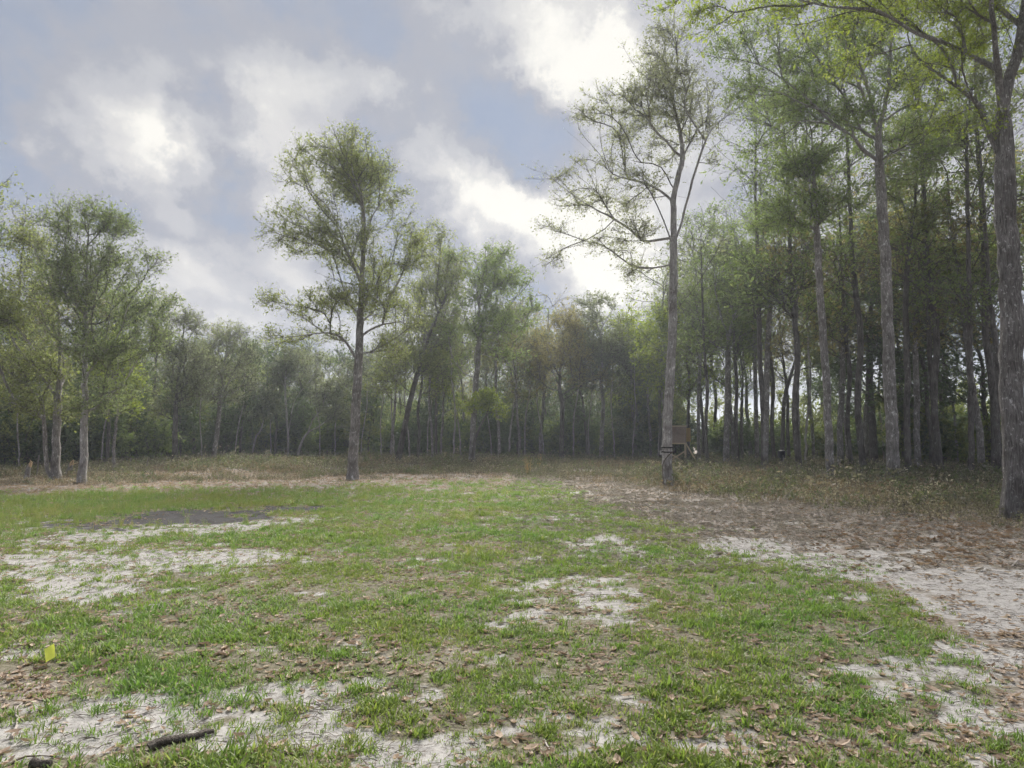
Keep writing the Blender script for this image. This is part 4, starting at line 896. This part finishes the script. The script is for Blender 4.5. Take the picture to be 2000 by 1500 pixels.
def litter():
    def leafm(name, seed, mat, n=5, spread=.10):
        r = np.random.default_rng(seed); mb = MB()
        for k in range(n):
            a = r.uniform(0, 6.28); d = np.array([math.cos(a), math.sin(a), 0]); s = np.array([-d[1], d[0], 0]); l = r.uniform(.055, .10); w = l * r.uniform(.30, .42)
            c = np.array([r.normal() * spread * .6, r.normal() * spread * .6, r.uniform(.004, .02)]); cu = r.uniform(.1, .35) * l; tl = r.normal() * .25
            z = np.array([0, 0, 1.]) + s * tl
            p = [c - d * l / 2 + z * cu * .6, c - d * l * .15 + s * w * .5 + z * cu * r.uniform(.2, .9), c - d * l * .15 - s * w * .5 + z * cu * r.uniform(.2, .9), c - d * l * .1, c + d * l * .22 + s * w * .42 + z * cu * .6, c + d * l * .22 - s * w * .42 + z * cu * .6, c + d * l * .2, c + d * l / 2 + z * cu]
            nv = mb.n; mb.add(p, [[3, 6, 4, 1], [3, 2, 5, 6]]); mb.f.setdefault((0, 3), []).append(np.array([[0, 3, 1], [0, 2, 3], [6, 7, 4], [6, 5, 7]]) + nv)
        return mb.build(name, [mat])
    DRY = leaf_mat('dry_leaf', [(0, (.13, .095, .075)), (.35, (.25, .18, .135)), (.7, (.36, .27, .205)), (1, (.47, .39, .32))], .15, .65, True)
    RED = leaf_mat('dry_leaf_red', [(0, (.14, .095, .07)), (.5, (.28, .19, .135)), (1, (.42, .33, .26))], .15, .65, True)
    GRY = leaf_mat('dry_leaf_grey', [(0, (.14, .12, .11)), (.5, (.28, .245, .225)), (1, (.46, .425, .40))], .1, .65, True)
    SRC = [leafm('leaf_%d' % k, 600 + k, [DRY, DRY, RED, GRY][k], [5, 3, 5, 5][k]) for k in range(4)]
    P_, R_, S_, I_ = [], [], [], []
    for (n, y0, y1, sd_, sc, pw) in ((15000, 2.2, 9, 11, 1.0, 1), (34000, 8.5, 18, 12, 1.0, .9), (40000, 17, 34, 13, 1.3, .9)):
        X, Y, r = sample_ground(n, y0, y1, sd_, power=pw); g, s, l, a, lawn, n1, n2 = masks(X, Y)
        u, v = proj(X, Y)
        keep = r.random(n) < np.clip(l * .55 + .20 * lawn * (1 - s) + .05, 0, 1) * (1 - .8 * a)
        X, Y, u, v = X[keep], Y[keep], u[keep], v[keep]; k = len(X)
        red = np.exp(-((u - 1880) / 240) ** 2 - ((v - 1060) / 55) ** 2)
        idx = np.where(r.random(k) < red * .6, 2, np.where((v < 1120) & (u > 1000) & (r.random(k) < .75), 3, r.integers(0, 2, k)))
        P_.append(np.stack([X, Y, hz(X, Y)], 1)); R_.append(np.stack([r.normal(size=k) * .08, r.normal(size=k) * .08, r.uniform(0, 6.28, k)], 1)); S_.append(sc * .82 * np.clip(r.lognormal(0, .25, k), .55, 1.6)); I_.append(idx)
    scatter('leaf_litter', np.concatenate(P_), np.concatenate(R_), np.concatenate(S_), np.concatenate(I_), SRC, 'fallen dry brown leaves scattered over the clearing', 'leaf litter')
    # fine twigs and needles
    mb = MB(); r = np.random.default_rng(19); TS = []
    for k in range(3):
        mb = MB()
        for j in range(4):
            a = r.uniform(0, 6.28); l = r.uniform(.025, .09); c = np.array([r.normal() * .06, r.normal() * .06, .006]); d = np.array([math.cos(a), math.sin(a), r.normal() * .05])
            tube(mb, [c - d * l / 2, c + np.array([0, 0, .004]) + r.normal(size=3) * .004, c + d * l / 2], [.0018, .0015, .001], 3, 0, False)
        TS.append(mb.build('debris_%d' % k, [plain_mat('debris', (.10, .085, .07), (.24, .2, .17), .9)]))
    X, Y, r = sample_ground(9000, 2.2, 16, 14); g, s, l, a, lawn, n1, n2 = masks(X, Y)
    keep = r.random(len(X)) < (.35 + .5 * s); X, Y = X[keep], Y[keep]; k = len(X)
    scatter('twig_debris', np.stack([X, Y, hz(X, Y)], 1), np.stack([0 * X, 0 * X, r.uniform(0, 6.28, k)], 1), r.uniform(.6, 1.5, k), r.integers(0, 3, k), TS, 'fine dark twig bits sprinkled over the sand', 'twigs')
litter()

def weeds():
    def weed(name, seed, n, h, w, leaf, lsz, lpt):
        r = np.random.default_rng(seed); mb = MB()
        for k in range(n):
            a = r.uniform(0, 6.28); b = np.array([math.cos(a), math.sin(a), 0]); p = np.array([r.normal() * w * .5, r.normal() * w * .5, -.01]); l = h * r.uniform(.4, 1.2)
            q = p + b * l * r.uniform(.05, .5) + np.array([0, 0, l]); m_ = (p + q) / 2 - b * l * .06
            tube(mb, [p, m_, q], [.005, .004, .002], 3, 1, False)
            t = r.uniform(.25, 1, (lpt, 1)); B = p + (q - p) * t; leaf_quads(mb, B, r.normal(size=(lpt, 3)) + np.array([0, 0, .3]), lsz * r.uniform(.6, 1.4, lpt), .5, r, 0)
        return mb.build(name, [leaf, TWIG])
    WO = leaf_mat('weed_olive', [(0, (.055, .055, .038)), (.4, (.125, .122, .08)), (.75, (.24, .215, .165)), (1, (.42, .38, .32))], .35, .6, True, .8)
    WB = leaf_mat('weed_brown', [(0, (.11, .08, .055)), (.5, (.19, .145, .10)), (1, (.28, .225, .165))], .3, .6, True)
    WG = leaf_mat('weed_green', [(0, (.055, .07, .038)), (.5, (.105, .125, .065)), (1, (.17, .19, .10))], .35, .6, True, .8)
    SRC = [weed('weed_a', 701, 13, .30, .6, WO, .08, 7), weed('weed_b', 702, 12, .24, .6, WB, .08, 7), weed('weed_c', 703, 12, .36, .6, WG, .08, 8), weed('weed_d', 704, 15, .46, .7, WO, .07, 6)]
    r = np.random.default_rng(21); n = 17000
    u = r.uniform(-500, 2500, n); ed = edge_dist(u); y_in = np.interp(u, [-600, 0, 300, 700, 1000, 1200, 1350, 1600, 1800, 1950, 2100, 2600], [25, 24, 24.5, 27, 29, 25, 18.5, 15.5, 13.6, 12.6, 11, 9])
    Y = y_in + (ed + 8 - y_in) * r.random(n) ** 1.25; X = up(u) * Y
    nn = fbm(X, Y, .55, 4, 41.0); n5 = fbm(X, Y, .16, 3, 51.)
    dens = sstep(-.32, .22, nn) * .92 + .08
    dens = dens * np.clip(.15 + (Y - y_in) / 5, 0, 1)
    keep = r.random(n) < dens * np.where(u > 1300, .8, 1); X, Y, u, n5, yi = X[keep], Y[keep], u[keep], n5[keep], y_in[keep]; k = len(X)
    pb = np.clip(.24 + .9 * n5 + .18 * (u < 600) - .14 * (u > 1300), .04, .9); rr = r.random(k)
    idx = np.where(rr < pb, 1, np.where(r.random(k) < .45, 0, np.where(r.random(k) < .6, 2, 3)))
    sc = r.uniform(.5, 1.5, k) * np.clip(np.where(u > 1250, .58, .40) + (Y - yi) * .045, .38, 1.1)
    big = (r.random(k) < .016) & (np.abs(u - 1527) > 40) & (np.abs(u - 1330) > 45); sc[big] *= r.uniform(1.2, 1.6, big.sum()); idx[big] = r.choice([2, 3], big.sum())
    scatter('weed_cover', np.stack([X, Y, hz(X, Y)], 1), np.stack([0 * X, 0 * X, r.uniform(0, 6.28, k)], 1), sc, idx, SRC, 'knee-high olive and brown weeds between lawn and woods', 'weeds')
weeds()

# ================================================================== things in the clearing
WOOD = plain_mat('sawn_timber', (.44, .35, .22), (.62, .51, .34), .8, 6, (6, 6, 1))
OSB = plain_mat('weathered_board', (.22, .165, .135), (.37, .29, .24), .85, 22)
PLY = plain_mat('new_plywood', (.46, .30, .10), (.60, .42, .17), .75, 5, (8, 8, 1))
BLACK = plain_mat('dark_opening', (.008, .008, .008), (.012, .012, .012), .9)
def part(name, mb, mats, root, smooth=False): return link(name, mb.build(name, mats, smooth), root)

def hunting_blind():
    Y = 45.0; c = P(1321, 900, Y); x0 = c[0]; z0 = float(hz(x0, Y))
    root = empty('hunting_blind', (x0, Y, z0)); root.rotation_euler = (0, 0, math.radians(-16))
    tag(root, 'raised brown box hunting blind on timber legs behind the strapped tree', 'hunting blind')
    W, D, zb, H = 1.22, 1.22, 1.42, 1.04; h = W / 2; d = D / 2; t = .022
    # front panel with its shooting slot
    mb = MB(); sx0, sx1, sz0, sz1 = .02, .26, .52, .70
    for (a, b_, e, f) in ((-h, sx0, 0, H), (sx1, h, 0, H), (sx0, sx1, 0, sz0), (sx0, sx1, sz1, H)):
        mb.box(((a + b_) / 2, -d, zb + (e + f) / 2), (b_ - a, t, f - e))
    part('front_panel', mb, [OSB], root)
    mb = MB(); mb.box((0, d, zb + H / 2), (W, t, H)); part('back_panel', mb, [OSB], root)
    for s in (-1, 1):
        mb = MB(); mb.box((s * (h + .013), 0, zb + H / 2), (t, D + .03, H)); part('side_panel', mb, [OSB], root)
    mb = MB(); mb.box((h + .16, d - .10, zb + H * .5), (.30, .025, H * .86)); part('door', mb, [PLY], root)
    mb = MB(); mb.box((0, 0, zb + H + .05), (W + .22, D + .22, .03)); rf = part('roof', mb, [OSB], root)
    mb = MB(); mb.box((0, -d - .13, zb + H + .015), (W + .24, .035, .06)); part('fascia_board', mb, [WOOD], rf)
    mb = MB()
    for s in (-1, 1): mb.box((0, s * (d + .03), zb - .045), (W + .1, .04, .09)); mb.box((s * (h - .0), 0, zb - .045), (.04, D - .02, .088))
    part('floor_frame', mb, [WOOD], root)
    mb = MB(); mb.box((0, 0, zb + .012), (W - .03, D - .03, .02)); part('floor', mb, [OSB], root)
    for sx in (-1, 1):
        for sy in (-1, 1):
            mb = MB(); mb.box((sx * (h - .03), sy * (d - .03), zb / 2 - .08), (.088, .088, zb + .14)); part('leg', mb, [WOOD], root)
    for s in (-1, 1):
        mb = MB(); mb.beam((-s * (h - .03), -d - .035 - .03 * (s > 0), .15), (s * (h - .03), -d - .035 - .03 * (s > 0), zb * .62), .03, .085); part('brace', mb, [WOOD], root)
    mb = MB(); mb.beam((h + .02, -d + .1, zb - .02), (h + .78, -d + .05, .0), .04, .09); part('prop', mb, [WOOD], root)
hunting_blind()

def feeder():
    Y = 41.0; c = P(1527, 905, Y); x0 = c[0]; z0 = float(hz(x0, Y))
    root = empty('game_feeder', (x0, Y, z0)); tag(root, 'small black barrel game feeder on splayed legs among the right trees', 'feeder')
    BP = plain_mat('black_plastic', (.012, .013, .018), (.022, .024, .032), .35, 3, bump=.03); MT = plain_mat('dark_steel', (.02, .02, .02), (.05, .05, .05), .5); GS = plain_mat('grey_steel', (.22, .21, .2), (.3, .29, .28), .5)
    def lathe(prof, seg=24):
        mb = MB(); a = np.arange(seg) * 2 * math.pi / seg; pr = np.array(prof); v = np.stack([pr[:, 0:1] * np.cos(a), pr[:, 0:1] * np.sin(a), np.repeat(pr[:, 1:2], seg, 1)], -1)
        i = np.arange(len(pr) - 1)[:, None] * seg; j = np.arange(seg)[None]; k = (j + 1) % seg
        mb.add(v.reshape(-1, 3), np.stack([i + j, i + k, i + seg + k, i + seg + j], -1).reshape(-1, 4)); return mb
    part('barrel', lathe([(.03, .50), (.12, .52), (.20, .60), (.215, .64), (.215, .88), (.205, .90)]), [BP], root, True)
    ld = part('lid', lathe([(.225, .885), (.228, .91), (.20, .95), (.12, .995), (.01, 1.01)]), [BP], root, True)
    mb = MB(); tube(mb, [(-.05, 0, 1.0), (-.04, 0, 1.05), (.04, 0, 1.05), (.05, 0, 1.0)], [.01] * 4, 6); part('handle', mb, [MT], ld)
    part('spinner', lathe([(.01, .42), (.06, .42), (.06, .51), (.01, .515)], 12), [MT], root, True)
    for k, a in enumerate((-1.57, .55, 2.6)):
        mb = MB(); tube(mb, [(.20 * math.cos(a), .20 * math.sin(a), .72), (.42 * math.cos(a), .42 * math.sin(a), -.05)], [.02, .02], 8); part('leg', mb, [GS if k == 0 else MT], root, True)
        mb = MB(); tube(mb, [(.30 * math.cos(a), .30 * math.sin(a), .36), (0, 0, .46)], [.012, .012], 6); part('brace', mb, [MT], root, True)
feeder()

def flag():
    g = G(106, 1296); root = empty('survey_flag', g); tag(root, 'small yellow marker flag on a wire in the left foreground grass', 'flag')
    YL = leaf_mat('flag_vinyl', [(0, (.44, .48, .09)), (1, (.48, .51, .11))], .2, .5); WR = plain_mat('wire', (.2, .2, .2), (.3, .3, .3), .4)
    mb = MB(); tube(mb, [(0, 0, -.05), (.004, 0, .07), (.0, 0, .155)], [.0022] * 3, 6); part('wire', mb, [WR], root)
    mb = MB(); n = 6; v = []
    for i in range(n):
        for j in range(n):
            a = i / (n - 1); b = j / (n - 1); v.append((-.01 - .062 * a + .016 * b, .012 * math.sin(a * 4 + b * 1.5), .155 - .095 * b - .04 * a + .02 * math.sin(3 * b) * a))
    f = [[i * n + j, i * n + j + 1, (i + 1) * n + j + 1, (i + 1) * n + j] for i in range(n - 1) for j in range(n - 1)]
    mb.add(v, f); part('pennant', mb, [YL], root, True)
flag()

LOGM = bark_mat('rotten_wood', (.08, .07, .063), (.22, .195, .175), (.34, .32, .30), .58, 2.5, 1.0)
STK = plain_mat('grey_stick', (.24, .21, .19), (.42, .39, .36), .9); BST = plain_mat('brown_stick', (.06, .045, .035), (.14, .11, .085), .9)
def stick(name, label, px, r0, r1, mat, lift=.0, sides=7, branch=None):
    pts = [G(u, v) for u, v in px]; b = pts[0].copy(); rr = np.random.default_rng(int(px[0][0]))
    q = catmull(np.array(pts) - b, .05); q[:, 2] += r0 * .7 + lift * np.sin(np.linspace(0, math.pi, len(q))); q[1:-1] += rr.normal(size=(len(q) - 2, 3)) * r0 * .25
    o = None; mb = MB(); rad = np.linspace(r0, r1, len(q)) * (1 + .12 * rr.normal(size=len(q)))
    tube(mb, q, np.maximum(rad, r1 * .5), sides, 0, True, .12, 3)
    mb.add(np.concatenate([q[:1] + (mb.v[0][:sides] - q[:1]), q[:1]]), np.array([[(a + 1) % sides, a, sides] for a in range(sides)]), 0)
    if branch is not None:
        for br in branch:
            z = np.array([G(u, v) for u, v in br]) - b; z[:, 2] += r0 * .8; z = catmull(z, .05); tube(mb, z, np.linspace(r0 * .6, r1 * .6, len(z)), 5)
    o = link(name, mb.build(name, [mat], True), None, b); tag(o, label, 'log' if 'log' in name else 'stick'); return o
stick('rotten_log', 'short dark rotten log lying on sand in the left foreground', [(291, 1466), (330, 1453), (380, 1441), (418, 1431)], .027, .010, LOGM, 0, 14)
stick('fallen_stick', 'pale curved stick at the lower left edge of the sand', [(22, 1442), (33, 1412), (31, 1390), (45, 1372), (58, 1362)], .008, .004, STK, .01)
stick('fallen_stick', 'thin dark twig on sand at the bottom left corner', [(12, 1498), (50, 1480), (110, 1476)], .006, .003, BST, .01)
stick('fallen_stick', 'bent twig pointing up-right between grass, right of the rotten log', [(533, 1490), (545, 1475), (562, 1463)], .006, .003, BST, .01)
stick('fallen_stick', 'pale slanting stick in thick grass on the right', [(1672, 1250), (1705, 1240), (1738, 1225)], .008, .004, STK, .03, 7, [[(1690, 1245), (1680, 1238), (1676, 1232)]])
stick('fallen_stick', 'thin grey forked twig in the grass left of the right sandy track', [(1335, 1092), (1352, 1100), (1362, 1108)], .007, .004, STK, .03)
stick('fallen_stick', 'crooked pale stick at the lower centre beside brown leaves', [(1060, 1438), (1068, 1455), (1078, 1470), (1098, 1478)], .007, .004, STK, .01)
stick('fallen_stick', 'brown bent twig on leaves in the centre foreground', [(842, 1290), (862, 1294), (870, 1302), (858, 1315)], .007, .004, BST, .01)
stick('fallen_stick', 'pale stick at right on red-brown leaf litter', [(1925, 1088), (1950, 1090), (1978, 1096)], .012, .007, STK, .01)
stick('fallen_stick', 'pale stubby stick near the right edge of the leaf litter', [(1978, 1112), (1986, 1105), (1990, 1099)], .016, .008, STK, .02)
stick('fallen_stick', 'dark twig crossing the central sand patch', [(1010, 1192), (1035, 1185), (1062, 1182)], .006, .003, BST, .01)
stick('bark_chunk', 'dark bark chunk at the bottom edge on the left', [(62, 1497), (80, 1495), (100, 1497)], .03, .015, LOGM, 0, 9)

def stump(u, v, h, lean, label):
    g = G(u, v); root = empty('broken_stump', g); tag(root, label, 'stump'); r = np.random.default_rng(int(u))
    SP = plain_mat('splintered_wood', (.42, .30, .17), (.60, .46, .30), .85, 5, (10, 10, 1))
    mb = MB(); n = 9; z = np.linspace(-.1, h * .72, n); tube(mb, np.stack([lean * z / h, 0 * z, z], 1), np.linspace(.13, .075, n), 12, 0, False, .2, u); part('trunk', mb, [BARK], root, True)
    for k in range(4):
        a = r.uniform(0, 6.28); p = np.array([lean * .68 + math.cos(a) * .035, math.sin(a) * .035, h * .6]); mb = MB(); hh = h * r.uniform(.78, 1.02)
        tube(mb, [p, np.array([lean * .9 + math.cos(a) * .05, math.sin(a) * .05, hh * .85]), np.array([lean * 1.15 + r.normal() * .05, r.normal() * .04, hh])], [.05, .032, .008], 6, 0, True, .25, k); part('splinter', mb, [SP], root)
stump(51, 938, .82, .14, 'broken tan stump at far left beside the double-trunked tree')
stump(131, 934, .70, .20, 'splintered tan stump between the double trunk and the pale straight trunk')

PST = plain_mat('weathered_post', (.13, .12, .11), (.24, .22, .21), .9, 6, (6, 6, 1)); WHT = plain_mat('white_plastic', (.72, .72, .72), (.8, .8, .8), .4)
for u, v, h, lab in ((253, 924, .62, 'thin grey fence post left of the dark bush at the left wood edge'), (286, 922, .48, 'short grey fence post above the dark bush at the left wood edge'), (320, 921, .50, 'grey fence post beside the dark-trunked twiggy tree'), (72, 935, .9, 'thin leaning fence post near the broken stump at far left')):
    g = G(u, v); mb = MB(); tube(mb, [(0, 0, -.1), (.01, 0, h * .5), (.03, 0, h)], [.032, .03, .026], 8, 0, True, .1); o = link('fence_post', mb.build('fence_post', [PST], True), None, g); tag(o, lab, 'post')
MK = [(130, 912, 'left of the second broken stump'), (195, 909, 'just right of the pale straight left trunk'), (306, 904, 'left of the dark-trunked twiggy tree'), (354, 902, 'right of the dark-trunked twiggy tree'), (397, 902, 'left of the leaning pale trunk'), (435, 898, 'right of the leaning pale trunk')]
for u, v, lab in MK:
    Y = float(edge_dist(np.array(u * 1.0))) - 1.5; c = P(u, v, Y); z0 = float(hz(c[0], Y)); root = empty('marker_stake', (c[0], Y, z0)); tag(root, 'white-capped fence stake in the dark wood edge, ' + lab, 'stake'); hh = c[2] - z0
    mb = MB(); tube(mb, [(0, 0, -.1), (0, 0, hh)], [.011, .011], 6); part('rod', mb, [PST], root)
    mb = MB(); tube(mb, [(0, 0, hh - .07), (0, 0, hh + .05), (0, 0, hh + .09)], [.028, .03, .02], 8); part('cap', mb, [WHT], root)

# straps, camera and hanging limb on the strapped tree
def strapped():
    Y = 24.5; r0 = .172
    c = P(1303.5, 873, Y); BLK = plain_mat('black_webbing', (.015, .015, .015), (.03, .03, .03), .7)
    for z, lab in ((873, 'upper black strap cinched round the strapped tree'), (882, 'lower black strap cinched round the strapped tree')):
        c = P(1303.3, z, Y); mb = MB(); a = np.linspace(0, 2 * math.pi, 33)[:-1]; R1 = r0 + .035
        ring = lambda R_, h_: np.stack([R_ * np.cos(a), R_ * np.sin(a), 0 * a + h_ + .02 * np.sin(a)], 1)
        v = np.concatenate([ring(R1, -.022), ring(R1, .022), ring(R1 - .06, .022), ring(R1 - .06, -.022)]); n = 32; f = []
        for q in range(4):
            for j in range(n): f.append([q * n + j, q * n + (j + 1) % n, ((q + 1) % 4) * n + (j + 1) % n, ((q + 1) % 4) * n + j])
        mb.add(v, f); o = link('trunk_strap', mb.build('trunk_strap', [BLK], True), None, c); tag(o, lab, 'strap')
    c = P(1291.5, 884, Y); root = empty('trail_camera', c); tag(root, 'small pale camera box strapped to the left side of the sparse tall tree', 'camera')
    mb = MB(); mb.box((0, 0, 0), (.09, .07, .14)); part('case', mb, [plain_mat('camera_case', (.35, .34, .33), (.5, .49, .48), .6)], root)
    mb = MB(); mb.box((0, -.04, .02), (.035, .012, .035)); part('lens', mb, [BLACK], root)
    g = P(1308, 880, Y, -.33); pts = np.array([P(u, v, Y, -.36) for u, v in ((1309, 882), (1300, 890), (1293, 900), (1289, 912), (1290, 925), (1293, 946))]) - g
    pts[-1][2] = float(hz(g[0], Y - .33)) - g[2] + .01
    mb = MB(); tube(mb, catmull(pts, .08), np.linspace(.022, .012, len(catmull(pts, .08))), 7, 0, True, .1); o = link('leaning_branch', mb.build('leaning_branch', [BST], True), None, g); tag(o, 'dark broken branch leaning against the strapped tree', 'branch')
strapped()

def stalks(u, v, n, h, seed, label):
    g = G(u, v); r = np.random.default_rng(seed); root = empty('dry_stalks', g); tag(root, label, 'dry grass')
    TAN = leaf_mat('dry_stalk_%d' % seed, [(0, (.28, .19, .09)), (1, (.42, .31, .17))], .2, .7)
    for k in range(n):
        a = r.uniform(0, 6.28); l = h * r.uniform(.6, 1.1); b = np.array([math.cos(a), math.sin(a), 0]); mb = MB(); p = np.array([r.normal() * .10, r.normal() * .10, -.02])
        tube(mb, [p, p + b * l * .06 + np.array([0, 0, l * .5]), p + b * l * .2 + np.array([0, 0, l])], [.009, .007, .003], 4, 0, False)
        leaf_quads(mb, np.repeat(p[None], 5, 0) + np.linspace(.2, .9, 5)[:, None] * np.array([0, 0, l]) + b * l * .05, r.normal(size=(5, 3)) * .5 + np.array([0, 0, .8]), np.full(5, .22), .1, r)
        part('stalk', mb, [TAN], root)
stalks(1031, 930, 9, .85, 31, 'clump of tan dry stalks in the weeds, centre')
stalks(1056, 916, 5, .8, 32, 'thin tan dry stalks just right of the larger clump')
g = G(1912, 925); mb = MB(); tube(mb, [(0, 0, -.05), (.10, 0, .35), (.19, 0, .62)], [.045, .042, .036], 9, 0, True, .1); o = link('leaning_pole', mb.build('leaning_pole', [PST], True), None, g); tag(o, 'short grey leaning pole between the black thin trunk and the massive trunk', 'pole')

# ================================================================== haze
def haze():
    m, nt, N, L = newmat('haze_air'); out = N.new('ShaderNodeOutputMaterial'); v = N.new('ShaderNodeVolumePrincipled')
    v.inputs['Color'].default_value = (.80, .87, .98, 1); v.inputs['Density'].default_value = .0011; v.inputs['Anisotropy'].default_value = .35
    L.new(v.outputs[0], out.inputs['Volume'])
    mb = MB(); mb.box((0, 0, 14.5), (1500, 1500, 31)); o = link('haze', mb.build('haze', [m])); tag(o, 'thin morning haze hanging through the clearing', 'haze', kind='stuff')
haze()
